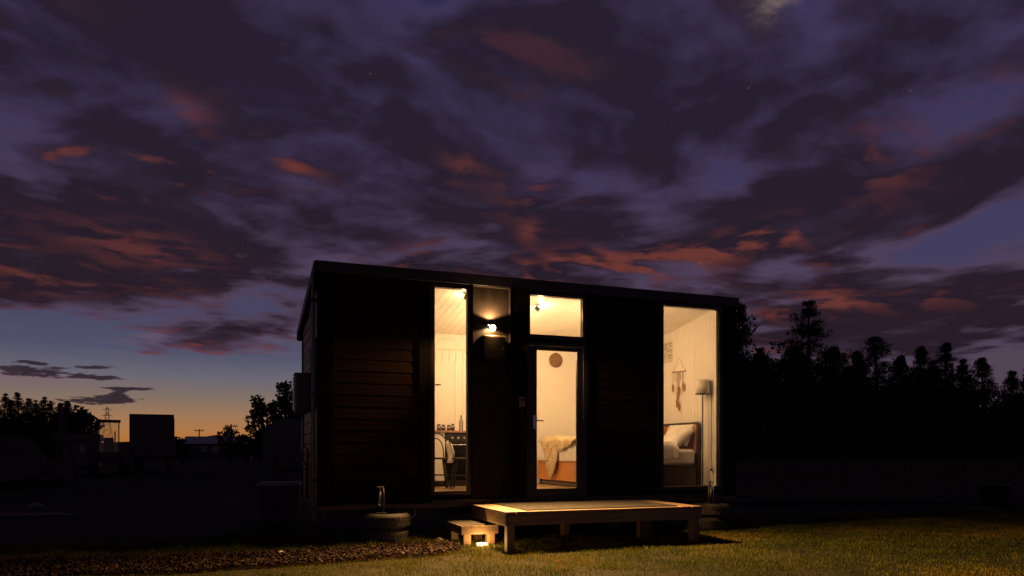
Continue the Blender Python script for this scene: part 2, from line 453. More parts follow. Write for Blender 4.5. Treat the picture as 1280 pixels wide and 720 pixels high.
# openings in the front wall: x0, x1, z0, z1 (outside of the frame)
OPEN = dict(slim=(1.430, 1.990, 0.602, 3.430), transom=(2.797, 3.714, 2.777, 3.430), door=(2.797, 3.714, 0.545, 2.722), wide=(4.955, 6.056, 0.602, 3.430))
def front_walls():
    T0, T1 = 0.002, 0.115
    spans = [(0.0, 1.430, 0.52, 3.47), (1.990, 2.797, 0.52, 3.47), (3.714, 4.955, 0.52, 3.47), (6.056, HL, 0.52, 3.47),
             (1.430, 1.990, 0.52, 0.602), (1.430, 1.990, 3.430, 3.47), (2.797, 3.714, 3.430, 3.47), (2.797, 3.714, 2.722, 2.777),
             (2.797, 3.714, 0.52, 0.545), (4.955, 6.056, 0.52, 0.602), (4.955, 6.056, 3.430, 3.47)]
    mb = MB()
    for x0, x1, z0, z1 in spans: mb.box(x0, x1, T0, T1, z0, z1)
    hb(mb, 'front_wall', 'black_sheet')
    # white inner face of the front wall
    mb = MB()
    for x0, x1, z0, z1 in spans[:4]: mb.box(max(x0, 0.1), min(x1, HL - 0.1), T1 + 0.002, T1 + 0.014, max(z0, FL), 3.46)
    for k in ('slim', 'transom', 'door', 'wide'):
        x0, x1, z0, z1 = OPEN[k]
        # reveals: thin liners round the opening, inside the frame
        mb.box(x0 - 0.002, x0 + 0.016, 0.062, T1 + 0.012, max(z0, FL), z1); mb.box(x1 - 0.016, x1 + 0.002, 0.062, T1 + 0.012, max(z0, FL), z1)
        mb.box(x0 + 0.016, x1 - 0.016, 0.062, T1 + 0.012, z1 - 0.016, z1 + 0.002)
    hb(mb, 'window_reveals', 'white_wall')
front_walls()

def board_row(x0, x1, z0, z1, m, h=0.152, y=0.0):
    """horizontal weatherboards, each a lapped wedge; one object per board"""
    n = max(1, round((z1 - z0) / h)); h = (z1 - z0) / n
    prof = [(-0.019, 0.003), (-0.021, 0.007), (-0.016, h - 0.005), (0.0, h - 0.004), (0.0, 0.004)]
    me = MB().prism(prof, lambda p: (x0, y + p[0], p[1]), lambda p: (x1, y + p[0], p[1])).mesh('weatherboard')
    for i in range(n):
        link_mesh('weatherboard', me, M[m], house, (0, 0, z0 + i * h))
board_row(0.172, 1.262, 0.535, 3.435, 'brown_board')
board_row(3.772, 4.900, 0.60, 3.435, 'black_board')
# outer trims and flush sheets (set proud of the sheet behind so the recess by the lamp shows its edges)
def trims():
    for x0, x1 in ((-0.012, 0.168), (1.266, 1.376), (3.716, 3.768), (4.904, 4.953), (6.062, 6.312)):
        hb(MB().box(x0, x1, -0.034, 0.0, 0.50, 3.438, 0.003), 'cover_board', 'black_board')
    hb(MB().box(1.380, 1.427, -0.030, 0.0, 0.50, 3.438, 0.003), 'cover_board', 'black_board')
    hb(MB().box(2.545, 2.792, -0.064, 0.0, 0.56, 3.438, 0.002), 'cladding_sheet', 'black_sheet')
    hb(MB().box(1.996, 2.540, -0.004, 0.0, 0.56, 3.432), 'recessed_panel', 'recess_sheet')
    hb(MB().box(1.992, 2.010, -0.064, -0.005, 0.56, 3.432, 0.002), 'panel_edge_trim', 'recess_sheet')
    hb(MB().box(2.537, 2.545, -0.067, -0.004, 0.56, 3.432, 0.001), 'panel_edge_trim', 'recess_sheet')
    hb(MB().box(2.010, 2.537, -0.060, -0.005, 3.428, 3.4385, 0.001), 'panel_edge_trim', 'recess_sheet')
    hb(MB().box(-0.012, HL + 0.012, -0.032, 0.0, 0.44, 0.498, 0.003), 'bottom_plate', 'pine')
    hb(MB().box(1.43, HL - 0.25, -0.040, 0.0, 0.500, 0.542, 0.003), 'base_flashing', 'black_alu')
trims()

def window(key, name, label, bar=0.052, door=False):
    x0, x1, z0, z1 = OPEN[key]
    w = MB()
    for a in ((x0, x0 + bar, z0, z1), (x1 - bar, x1, z0, z1), (x0 + bar, x1 - bar, z1 - bar, z1), (x0 + bar, x1 - bar, z0, z0 + bar)):
        w.box(a[0], a[1], -0.030, 0.060, a[2], a[3], 0.003)
    wo = w.build(name, M['black_alu'], house)
    wo['label'] = label
    if not door:
        b = 0.006
        MB().box(x0 + bar - 0.004, x1 - bar + 0.004, 0.018, 0.026, z0 + bar - 0.004, z1 - bar + 0.004).build('pane', M['glass'], wo)
        for a in ((x0 + bar, x0 + bar + b, z0 + bar, z1 - bar), (x1 - bar - b, x1 - bar, z0 + bar, z1 - bar)):
            MB().box(a[0], a[1], 0.010, 0.017, a[2], a[3]).build('glazing_bead', M['black_alu'], wo)
    return wo
window('slim', 'window', 'tall slim window left of the wall light')
window('transom', 'window', 'square fixed window above the door')
window('wide', 'window', 'tall wide window at the bedroom end')
def door():
    x0, x1, z0, z1 = OPEN['door']
    fr = window('door', 'door_frame', 'black frame of the glazed door', 0.046, True)
    d = thing('entrance_door', '', ''); del d['label']; del d['category']; d.parent = house
    a0, a1, b0, b1 = x0 + 0.050, x1 - 0.050, z0 + 0.050, z1 - 0.050
    g0, g1, h0, h1 = 2.953, 3.573, 0.662, 2.612
    m = MB()
    for q in ((a0, g0, b0, b1), (g1, a1, b0, b1), (g0, g1, h1, b1), (g0, g1, b0, h0)): m.box(q[0], q[1], -0.020, 0.022, q[2], q[3], 0.002)
    leaf = m.build('door_leaf', M['black_alu'], d)
    MB().box(g0 - 0.003, g1 + 0.003, -0.002, 0.006, h0 - 0.003, h1 + 0.003).build('pane', M['glass'], d)
    h = MB(); h.box(2.896, 2.934, -0.028, -0.020, 1.50, 1.70, 0.003)
    h.tube([(2.915, -0.028, 1.622), (2.915, -0.066, 1.622), (2.930, -0.072, 1.622), (3.035, -0.070, 1.616)], [0.010, 0.010, 0.010, 0.008], 8)
    h.tube([(2.915, -0.028, 1.535), (2.915, -0.040, 1.535)], 0.012, 12)
    h.build('handle', M['chrome'], d)
    for z in (0.72, 1.6, 2.5): MB().tube([(a1 + 0.004, -0.034, z), (a1 + 0.004, -0.034, z + 0.10)], 0.009, 8).build('hinge', M['dark_steel'], d)
    MB().box(x0 - 0.01, x1 + 0.01, -0.055, 0.06, 0.520, 0.546, 0.003).build('sill', M['black_alu'], d)
door()

# --- roof: thick mono-pitch slab with metal fascia, falling towards the back
def roof():
    y0, y1, x0, x1 = -0.045, 2.87, -0.065, HL + 0.04
    th = 0.050
    prof = [(y0, roof_at(y0)), (y1, roof_at(y1)), (y1, roof_at(y1) - th), (2.47, roof_at(2.47) - th), (0.0, roof_at(0) - th), (y0, roof_at(y0) - th)]
    r = MB().prism(prof, lambda p: (x0, p[0], p[1]), lambda p: (x1, p[0], p[1])).build('roof', M['roof_metal'], house)
    MB().box(x0, x1, -0.062, -0.047, 3.440, ROOF_Z + 0.012, 0.002).build('fascia', M['roof_metal'], r)
    for xx in (x0 - 0.016, x1 + 0.002):
        p2 = [(-0.05, roof_at(-0.05) + 0.012), (y1 + 0.01, roof_at(y1) + 0.012), (y1 + 0.01, roof_at(y1) - 0.13), (-0.05, roof_at(-0.05) - 0.13)]
        MB().prism(p2, lambda p: (xx, p[0], p[1]), lambda p: (xx + 0.014, p[0], p[1])).build('barge_flashing', M['roof_metal'], r)
    m = MB()
    for i in range(32):
        x = x0 + 0.1 + i * 0.19
        m.prism([(y0, roof_at(y0)), (y1, roof_at(y1)), (y1, roof_at(y1) + 0.014), (y0, roof_at(y0) + 0.014)], lambda p: (x, p[0], p[1] + 0.001), lambda p: (x + 0.03, p[0], p[1] + 0.001))
    m.build('roof_ribs', M['roof_metal'], r)
    MB().box(x0, x1, 2.875, 2.98, roof_at(2.87) - 0.13, roof_at(2.87) - 0.02, 0.01).build('gutter', M['roof_metal'], r)
roof()

# --- side and back walls
def end_wall(xa, xb, name, m):
    p = [(0.118, 0.52), (HD, 0.52), (HD, roof_at(HD) - 0.053), (0.118, roof_at(0.118) - 0.053)]
    hb(MB().prism(p, lambda q: (xa, q[0], q[1]), lambda q: (xb, q[0], q[1])), name, m)
end_wall(0.0, 0.085, 'end_wall', 'black_sheet')
end_wall(HL - 0.085, HL, 'end_wall', 'black_sheet')
hb(MB().box(0.087, HL - 0.087, HD - 0.09, HD, 0.52, roof_at(HD) - 0.055), 'back_wall', 'black_sheet')
hb(MB().box(0.087, HL - 0.087, 0.117, HD - 0.092, 0.50, FL - 0.02), 'floor_deck', 'dark_steel')
# cedar boards on the left end, with a small window between them
def left_end():
    n = 18; z0 = 0.535; h = 0.152
    prof = [(-0.019, 0.003), (-0.021, 0.007), (-0.016, h - 0.005), (0.0, h - 0.004), (0.0, 0.004)]
    def bd(ya, yb):
        return MB().prism(prof, lambda p: (p[0], ya, p[1]), lambda p: (p[0], yb, p[1])).mesh('weatherboard')
    full, a, b = bd(0.06, 2.38), bd(0.06, 0.24), bd(1.02, 2.38)
    for i in range(n):
        z = z0 + i * h
        if z + h > roof_at(2.38) - 0.10:
            yb = min(2.38, (ROOF_Z - 0.10 - z - h) / ROOF_S)
            if yb > 0.3: link_mesh('weatherboard', bd(0.06, yb), M['cedar'], house, (0, 0, z))
        elif 1.72 < z + h / 2 < 2.62:
            link_mesh('weatherboard', a, M['cedar'], house, (0, 0, z)); link_mesh('weatherboard', b, M['cedar'], house, (0, 0, z))
        else:
            link_mesh('weatherboard', full, M['cedar'], house, (0, 0, z))
    w = MB()
    for q in ((0.25, 0.30, 1.76, 2.66), (0.96, 1.01, 1.76, 2.66), (0.30, 0.96, 2.61, 2.66), (0.30, 0.96, 1.76, 1.81)): w.box(-0.034, -0.002, q[0], q[1], q[2], q[3], 0.003)
    wo = w.build('window', M['black_alu'], house); wo['label'] = 'small dark window on the left end'
    MB().box(-0.014, -0.008, 0.30, 0.96, 1.81, 2.61).build('pane', M['glass'], wo)
    for ya, yb in ((-0.030, 0.055), (2.384, 2.46)):
        hb(MB().box(-0.034, -0.0135 if ya < 0 else 0.0, ya, yb, 0.50, roof_at(yb) - 0.14, 0.003), 'cover_board', 'black_board')
    hb(MB().box(-0.030, -0.001, 0.06, 2.44, 0.44, 0.53, 0.003), 'bottom_plate', 'pine')
left_end()
# downpipe at the front left corner
def downpipe():
    m = MB(); m.tube([(-0.075, 0.10, 3.40), (-0.075, 0.10, 0.30)], 0.026, 10)
    o = hb(m, 'downpipe', 'grey_plastic')
    for z in (3.1, 1.9, 0.8): MB().box(-0.105, -0.030, 0.068, 0.132, z, z + 0.03).build('pipe_bracket', M['dark_steel'], o)
downpipe()
# steel chassis under the floor
def chassis():
    m = MB()
    for y in (0.35, 1.95): m.box(0.1, HL - 0.1, y, y + 0.08, 0.30, 0.438)
    for x in (0.3, 1.8, 3.4, 5.0, 6.0): m.box(x, x + 0.06, 0.43, 1.95, 0.32, 0.42)
    m.tube([(3.4, 0.2, 0.30), (3.4, 2.25, 0.30)], 0.035, 8); m.tube([(4.2, 0.2, 0.30), (4.2, 2.25, 0.30)], 0.035, 8)
    c = hb(m, 'chassis', 'dark_steel')
    me = MB().tube([(0, -0.10, 0), (0, -0.08, 0), (0, 0.08, 0), (0, 0.10, 0)], [0.24, 0.30, 0.30, 0.24], 24).mesh('road_wheel')
    for x in (3.4, 4.2):
        for y in (0.28, 2.15): link_mesh('road_wheel', me, M['rubber'], house, (x, y, 0.30))
chassis()

# --- interior shell
def lining(name, x0, x1, y0, y1, fz, pitch, along, m, flip=1, parent=house):
    """boards with V grooves: vertical on a wall (along='x' or 'y') or a sloping ceiling ('c')"""
    mb = MB(); L = (x1 - x0) if along in ('x', 'c') else (y1 - y0)
    n = max(1, round(L / pitch)); p = L / n; g, dp = (0.004, 0.004) if along == 'c' else (0.008, 0.008)
    prof = []
    for i in range(n):
        prof += [(i * p, dp), (i * p + g, 0), ((i + 1) * p - g, 0)]
    prof.append((L, dp))
    bm = mb.bm; A, B = [], []
    for (s, d) in prof:
        if along == 'c':
            A.append(bm.verts.new((x0 + s, y0, ceil_at(y0) + d))); B.append(bm.verts.new((x0 + s, y1, ceil_at(y1) + d)))
        elif along == 'y':
            A.append(bm.verts.new((x0 + flip * d, y0 + s, FL))); B.append(bm.verts.new((x0 + flip * d, y0 + s, ceil_at(y0 + s) + 0.01)))
        else:
            A.append(bm.verts.new((x0 + s, y0 + flip * d, FL))); B.append(bm.verts.new((x0 + s, y0 + flip * d, fz)))
    for i in range(len(A) - 1): bm.faces.new((A[i], A[i + 1], B[i + 1], B[i]))
    return mb.build(name, M[m], parent)
lining('ceiling_lining', 0.09, HL - 0.09, 0.118, 2.352, 0, 0.118, 'c', 'white_lining')
hb(MB().prism([(0.118, ceil_at(0.118) + 0.009), (2.352, ceil_at(2.352) + 0.009), (2.352, ceil_at(2.352) + 0.011), (0.118, ceil_at(0.118) + 0.011)], lambda p: (0.09, p[0], p[1] - 0.0), lambda p: (HL - 0.09, p[0], p[1])), 'ceiling_backing', 'white_wall')
lining('wall_lining', 6.12, 6.12, 0.116, 2.34, 0, 0.085, 'y', 'white_lining')
hb(MB().box(6.130, 6.212, 0.131, 2.352, FL, 3.15), 'end_wall_backing', 'white_wall')
lining('wall_lining', 0.10, 2.80, 2.34, 2.34, ceil_at(2.34), 0.118, 'x', 'white_lining')
hb(MB().box(2.802, 6.118, 2.338, 2.352, FL, ceil_at(2.338) + 0.004), 'back_lining', 'white_wall')
hb(MB().box(0.09, 0.10, 0.131, 2.352, FL, 3.12), 'bathroom_lining', 'white_wall')
hb(MB().prism([(0.131, FL), (2.337, FL), (2.337, ceil_at(2.337) - 0.004), (0.131, ceil_at(0.131) - 0.004)], lambda p: (1.20, p[0], p[1]), lambda p: (1.26, p[0], p[1])), 'bathroom_partition', 'white_wall')
hb(MB().box(1.262, 2.80, 2.314, 2.338, 2.895, 3.060, 0.004), 'cornice_board', 'white_wall')
hb(MB().box(4.6, 6.118, 2.316, 2.337, FL + 0.002, FL + 0.07), 'skirting', 'white_wall')
def floor_planks():
    n = 16; y0, y1 = 0.062, 2.352; w = (y1 - y0) / n
    me = MB().box(0.10, HL - 0.18, 0.001, w - 0.001, 0, 0.02, 0.0012).mesh('floor_plank')
    for i in range(n): link_mesh('floor_plank', me, M['floor'], house, (0, y0 + i * w, FL - 0.02))
floor_planks()

# ================================================================== lamps of the place, and added fill lamps
def lamp_light(name, kind, loc, watts, parent=None, radius=0.03, size=None, blend=0.2, rot=(0, 0, 0), col=WARM):
    l = bpy.data.lights.new(name, kind); l.energy = watts; l.color = col; l.shadow_soft_size = radius
    if kind == 'SPOT': l.spot_size = RAD(size); l.spot_blend = blend
    o = bpy.data.objects.new(name, l); COL.objects.link(o); o.location = loc; o.rotation_euler = rot
    if parent: o.parent = parent
    return o

M['lamp_hot'] = emit_mat('lit_lamp_lens', (1.0, 0.72, 0.36), 30.0)
M['lamp_spot'] = emit_mat('lit_spot_lens', (1.0, 0.80, 0.50), 12.0)

def wall_light():
    x, z = 2.252, 2.934
    t = thing('wall_light', 'small black up-and-down wall light glowing above the meter box', 'wall light', (x, -0.004, z))
    MB().tube([(0, 0, 0), (0, -0.024, 0)], 0.036, 20).build('wall_plate', M['black_alu'], t)
    c = -0.072
    b = MB(); b.lathe([(0.044, -0.030), (0.048, -0.030), (0.048, 0.034), (0.044, 0.034), (0.042, 0.026), (0.042, -0.026)], 0, c, 24, closed=True)
    b.tube([(0, c, -0.006), (0, c, 0.006)], 0.0425, 20)
    b.build('body', M['black_alu'], t)
    MB().lathe([(0.0, 0.034), (0.018, 0.0335), (0.030, 0.031), (0.039, 0.025), (0.041, 0.020), (0.0, 0.0195)], 0, c, 20).build('lens', M['lamp_hot'], t)
    lamp_light('wall_light_up', 'SPOT', (0, c, 0.046), SC_UP, t, 0.022, 150, 0.25, (math.pi, 0, 0))
    # lower head: a round lamp turned outwards over the lawn
    R = Matrix.Rotation(RAD(-TILT), 4, 'X'); o = Vector((0, -0.132, -0.074))
    hd = MB(); hd.lathe([(0.030, 0.034), (0.047, 0.028), (0.050, -0.016), (0.046, -0.020), (0.044, -0.012)], 0, 0, 24)
    h = hd.build('flood_head', M['black_alu'], t, o); h.rotation_euler = R.to_euler()
    MB().lathe([(0.0, -0.022), (0.022, -0.0215), (0.038, -0.018), (0.0435, -0.0125), (0.0, -0.0124)], 0, 0, 24).build('lens', M['lamp_hot'], h)
    MB().tube([(0, c, -0.030), o + Vector((0, 0.02, 0.02))], 0.012, 8).build('swivel', M['black_alu'], t)
    d = R.to_3x3() @ Vector((0, 0, -1))
    lamp_light('wall_light_flood', 'SPOT', o + d * 0.030, SC_DOWN, t, 0.008, 164, 0.85, (RAD(-TILT), 0, 0), (1.0, 0.51, 0.16))
    for gx, gy, pw, sz in SIDE_FILL:
        p = o + d * 0.034 + Vector((0, -0.028, 0)); q = Vector((gx - x, gy + 0.004, -z)) - p
        l = lamp_light('added_side_spot', 'SPOT', p, pw, t, 0.006, sz, 0.9, (0, 0, 0), (1.0, 0.51, 0.16))
        l.rotation_euler = q.to_track_quat('-Z', 'Y').to_euler()
    lamp_light('wall_light_down', 'SPOT', (0, c, -0.040), 85.0, t, 0.02, 156, 0.3)
    MB().lathe([(0.0, -0.034), (0.018, -0.0335), (0.030, -0.031), (0.039, -0.026), (0.0, -0.0255)], 0, c, 20).build('lens', M['lamp_hot'], t)
# two spots added to brighten the grass along the front, left and right
SIDE_FILL = ((-3.4, -0.90, 260.0, 50), (8.6, -1.0, 380.0, 44))
SC_DOWN, SC_UP, TILT = 6400.0, 80.0, 70.0
wall_light()

def ceiling_spot(x, y, watts, label, aim=(0.0, 0.0)):
    z = ceil_at(y)
    t = thing('ceiling_spotlight', label, 'spotlight', (x, y, z), 0, 'spotlights on the white ceiling')
    MB().lathe([(0.038, -0.014), (0.040, 0.0)], 0, 0, 20).build('base', M['white_plastic'], t)
    MB().tube([(0, 0, -0.014), (0, 0, -0.035)], 0.008, 8).build('stem', M['dark_steel'], t)
    R = Matrix.Rotation(RAD(aim[0]), 4, 'Y') @ Matrix.Rotation(RAD(aim[1]), 4, 'X')
    m = MB(); m.lathe([(0.026, 0.035), (0.032, 0.02), (0.034, -0.030), (0.031, -0.030), (0.030, -0.02)], 0, 0, 20)
    h = m.build('spot_head', M['dark_steel'], t, (0, 0, -0.062)); h.rotation_euler = R.to_euler()
    l = MB().lathe([(0.0, -0.030), (0.015, -0.031), (0.029, -0.026)], 0, 0, 20).build('lens', M['lamp_spot'], h)
    d = R.to_3x3() @ Vector((0, 0, -1))
    lamp_light('ceiling_spot_light', 'POINT', Vector((0, 0, -0.075)) + d * 0.075, watts * 1.2, t, 0.03)
ceiling_spot(2.05, 0.42, 7.0, 'ceiling spotlight above the slim kitchen window, nearest the wall light', (10, 20))
ceiling_spot(3.24, 0.66, 7.0, 'ceiling spotlight seen through the square window above the door', (-60, 10))
def fill_globe(x, y, power, label):  # globe lamps added out of sight to brighten the rooms
    z = ceil_at(y); t = thing('added_fill_lamp', label, 'added fill lamp', (x, y, z), 0, 'added globe lamps unseen behind the dark walls')
    MB().lathe([(0.05, -0.02), (0.052, 0.0)], 0, 0, 20).build('ceiling_rose', M['white_plastic'], t)
    MB().tube([(0, 0, -0.02), (0, 0, -0.50)], 0.004, 6).build('cord', M['dark_steel'], t)
    MB().lathe([(0.022, -0.56), (0.022, -0.50), (0.0, -0.499)], 0, 0, 14).build('lamp_holder', M['dark_steel'], t)
    MB().lathe([(0.0, -0.70), (0.04, -0.69), (0.066, -0.655), (0.07, -0.63), (0.066, -0.605), (0.03, -0.562)], 0, 0, 16).build('globe', emit_mat('fill_globe_glow', WARM, power), t)
fill_globe(2.82, 0.98, 430.0, 'added globe lamp filling the kitchen with light, unseen behind the dark wall left of the door')
fill_globe(4.42, 0.36, 270.0, 'added globe lamp filling the bedroom with light, unseen behind the dark wall right of the door')

# ------------------------------------------------------------------ fittings on the front wall
def meter_box():
    t = thing('meter_box', 'square black meter box on the wall under the glowing wall light', 'meter box', (2.280, -0.005, 2.430))
    MB().box(-0.160, 0.160, -0.152, 0.0, 0, 0.312, 0.006).build('box', M['black_sheet'], t)
    MB().box(-0.152, 0.152, -0.1612, -0.1532, 0.008, 0.304, 0.004).build('lid', M['black_sheet'], t)
    MB().box(-0.164, 0.164, -0.1606, 0.0, 0.3135, 0.322, 0.002).build('rain_hood', M['recess_sheet'], t)
    MB().tube([(0.12, -0.1622, 0.15), (0.12, -0.168, 0.15)], 0.012, 12).build('latch', M['dark_steel'], t)
meter_box()
def keypad():
    t = thing('keypad', 'small brown entry keypad on the dark wall left of the door', 'keypad', (2.708, -0.0645, 1.806))
    MB().box(-0.042, 0.042, -0.022, 0, 0, 0.136, 0.005).build('case', mat('brown_keypad_case', (0.16, 0.10, 0.07), (0.20, 0.13, 0.09), 0.4), t)
    MB().box(-0.026, 0.026, -0.0245, -0.0225, 0.078, 0.112).build('display', M['black_alu'], t)
    me = MB().box(-0.006, 0.006, -0.025, -0.0225, -0.005, 0.005, 0.001).mesh('key')
    for i in range(3):
        for j in range(3): link_mesh('key', me, M['grey_plastic'], t, (-0.018 + i * 0.018, 0, 0.018 + j * 0.018))
keypad()

# ------------------------------------------------------------------ fittings on the left end
def water_heater():
    t = thing('water_heater', 'grey gas water heater box on the left end of the house', 'water heater', (0, 0.98, 1.73))
    MB().box(-0.235, -0.036, 0.0, 0.34, 0, 0.53, 0.012).build('case', M['grey_plastic'], t)
    MB().box(-0.215, -0.060, -0.012, -0.0015, 0.02, 0.51, 0.006).build('cover', mat('painted_grey_cover', (0.10, 0.095, 0.09), (0.13, 0.12, 0.11), 0.5), t)
    MB().box(-0.247, -0.236, 0.03, 0.31, 0.03, 0.50, 0.004).build('side_panel', M['white_plastic'], t)
    MB().box(-0.24, -0.03, -0.016, 0.35, 0.532, 0.545, 0.004).build('rain_hood', M['grey_plastic'], t)
    for i, y in enumerate((0.06, 0.14, 0.22, 0.29)):
        MB().tube([(-0.12, y, 0.0), (-0.12, y, -0.45 - 0.1 * i), (-0.06, y, -0.52 - 0.1 * i), (-0.06, y, -1.20)], 0.011, 8).build('pipe', M['steel' if i % 2 else 'dark_steel'], t)
    MB().tube([(-0.12, 0.03, -0.30), (-0.12, 0.33, -0.30)], 0.016, 8).build('manifold', M['dark_steel'], t)
    MB().tube([(-0.14, 0.10, -0.62), (-0.22, 0.02, -0.66)], 0.012, 8).build('drain_tap', M['steel'], t)
water_heater()
def bin_box():
    t = thing('storage_bin', 'dark square storage bin with a ridged lid left of the house', 'bin', (-0.32, 3.32, 0.0), RAD(-8))
    MB().prism([(-0.29, 0), (0.29, 0), (0.33, 0.62), (-0.33, 0.62)], lambda p: (p[0], -0.26, p[1]), lambda p: (p[0], 0.26, p[1])).build('body', M['dark_steel'], t)
    l = MB().box(-0.36, 0.36, -0.29, 0.29, 0.622, 0.655, 0.01).build('lid', M['grey_plastic'], t)
    for i in range(4): MB().box(-0.33, 0.33, -0.22 + i * 0.13, -0.18 + i * 0.13, 0.656, 0.680, 0.006).build('lid_rib', M['grey_plastic'], l)
bin_box()

# ------------------------------------------------------------------ deck, mat, step
def deck():
    X0, X1, Y0, Y1, Z = 1.965, 4.690, -1.445, -0.055, 0.477
    t = thing('deck', 'low timber entrance deck with a mat in front of the glass door', 'deck', (0, 0, 0))
    bz = Z - 0.028
    # boards run along the house; the picture-frame boards at the two ends run out from it
    scr = MB().lathe([(0.0, 0.0015), (0.004, 0.001), (0.0045, -0.002)], 0, 0, 8).mesh('screw')
    for xa, xb in ((X0, X0 + 0.139), (X0 + 0.146, X0 + 0.285), (X1 - 0.305, X1 - 0.156), (X1 - 0.149, X1)):
        eb = MB().box(xa, xb, Y0, Y1, bz, Z, 0.004).build('end_board', M['pine_y'], t)
        for k in range(4):
            for xs in (xa + 0.03, xb - 0.03): link_mesh('screw', scr, M['dark_steel'], eb, (xs, Y0 + 0.06 + k * 0.42, Z))
    n = 10; w = (Y1 - Y0) / n
    me = MB().box(X0 + 0.289, X1 - 0.309, 0.002, w - 0.002, bz, Z - 0.001, 0.003).mesh('deck_board')
    for i in range(n): link_mesh('deck_board', me, M['pine'], t, (0, Y0 + i * w, 0))
    f = 0.045
    MB().box(X0 + 0.004, X1 - 0.004, Y0 + 0.004, Y0 + f, Z - 0.168, bz - 0.001, 0.004).build('fascia_board', M['pine'], t)
    MB().box(X0 + 0.004, X1 - 0.004, Y1 - f, Y1 - 0.004, Z - 0.168, bz - 0.001, 0.004).build('fascia_board', M['pine'], t)
    for x in (X0 + 0.004, X1 - f): MB().box(x, x + f - 0.004, Y0 + f + 0.001, Y1 - f - 0.001, Z - 0.168, bz - 0.001, 0.004).build('fascia_board', M['pine_y'], t)
    for k in range(1, 5):
        x = X0 + (X1 - X0) * k / 5
        MB().box(x - 0.022, x + 0.022, Y0 + f + 0.001, Y1 - f - 0.001, Z - 0.16, bz - 0.001).build('joist', M['pine_y'], t)
    p = 0.098
    for x in (X0 + 0.030, (X0 + X1) / 2 - 0.05, X1 - 0.030 - p):
        for y in (Y0 + 0.020, Y1 - 0.14):
            if y < -1 and 2.5 < x < 4: continue
            MB().box(x, x + p, y, y + p, -0.05, Z - 0.169, 0.004).build('leg', M['pine_z'], t)
    MB().box(X1 - 0.56, X1 - 0.36, Y0 + 0.62, Y0 + 0.72, -0.03, Z - 0.169, 0.004).build('leg', M['pine_z'], t)
    m = thing('door_mat', 'wide grey-brown ribbed mat covering most of the deck', 'mat', (0, 0, 0))
    mm = MB().box(X0 + 0.300, X1 - 0.320, Y0 + 0.075, Y1 - 0.03, Z + 0.001, Z + 0.009, 0.003)
    mm.build('backing', M['mat_rubber'], m)
    r = MB(); yy = Y0 + 0.085
    while yy < Y1 - 0.05:
        r.box(X0 + 0.306, X1 - 0.326, yy, yy + 0.013, Z + 0.0092, Z + 0.0125); yy += 0.024
    r.build('ribs', M['mat_rubber'], m)
deck()
def step():
    X0, X1, Y0, Y1, Z = 1.622, 2.115, -0.785, -0.065, 0.263
    t = thing('step', 'small timber step beside the deck with a ground light at its feet', 'step', (0, 0, 0))
    bz = Z - 0.024; n = 4; w = (X1 - X0) / n
    me = MB().box(0.002, w - 0.002, Y0, Y1, bz, Z, 0.003).mesh('step_board')
    for i in range(n): link_mesh('step_board', me, M['pine_y'], t, (X0 + i * w, 0, 0))
    f = 0.035; d = Z - 0.112
    MB().box(X0 + 0.003, X1 - 0.003, Y0 + 0.003, Y0 + f, d, bz - 0.001, 0.003).build('fascia_board', M['pine'], t)
    MB().box(X0 + 0.003, X1 - 0.003, Y1 - f, Y1 - 0.003, d, bz - 0.001, 0.003).build('fascia_board', M['pine'], t)
    for x in (X0 + 0.003, X1 - f): MB().box(x, x + f - 0.003, Y0 + f + 0.001, Y1 - f - 0.001, d, bz - 0.001, 0.003).build('fascia_board', M['pine_y'], t)
    for x in (X0 + 0.040, X1 - 0.138):
        for y in (Y0 + 0.004 + 0.012, Y1 - 0.14):
            MB().box(x, x + 0.098, y + 0.02, y + 0.118, -0.04, d - 0.001, 0.003).build('leg', M['pine_z'], t)
    m = MB().box(X0 + 0.014, X1 - 0.014, Y0 + 0.022, Y1 - 0.01, Z + 0.001, Z + 0.008, 0.002)
    o = m.build('step_mat', M['mat_rubber']); tag(o, 'grey-brown anti-slip mat on top of the small step', 'mat')
step()
M['lamp_warm'] = emit_mat('lit_warm_bulb', (1.0, 0.60, 0.22), 5.0)
def ground_light():
    t = thing('ground_light', 'lit row of small bulbs on the ground in front of the step', 'ground light', (1.868, -0.865, 0.0), 0)
    MB().box(-0.085, 0.085, -0.028, 0.028, 0.0, 0.022, 0.004).build('base', M['dark_steel'], t)
    MB().tube([(-0.05, 0.0, -0.06), (-0.05, 0.0, 0.0)], 0.006, 6).build('spike', M['dark_steel'], t)
    MB().box(-0.080, 0.080, 0.012, 0.026, 0.0225, 0.056, 0.003).build('back_shield', M['dark_steel'], t)
    me = MB().lathe([(0.0, 0.054), (0.008, 0.051), (0.013, 0.042), (0.012, 0.032), (0.007, 0.0232)], 0, -0.004, 12).mesh('bulb')
    for i in range(4): link_mesh('bulb', me, M['lamp_warm'], t, (-0.057 + i * 0.038, 0, 0))
    lamp_light('ground_light_glow', 'POINT', (0.0, -0.020, 0.075), 15.0, t, 0.03, col=(1.0, 0.52, 0.15))
ground_light()

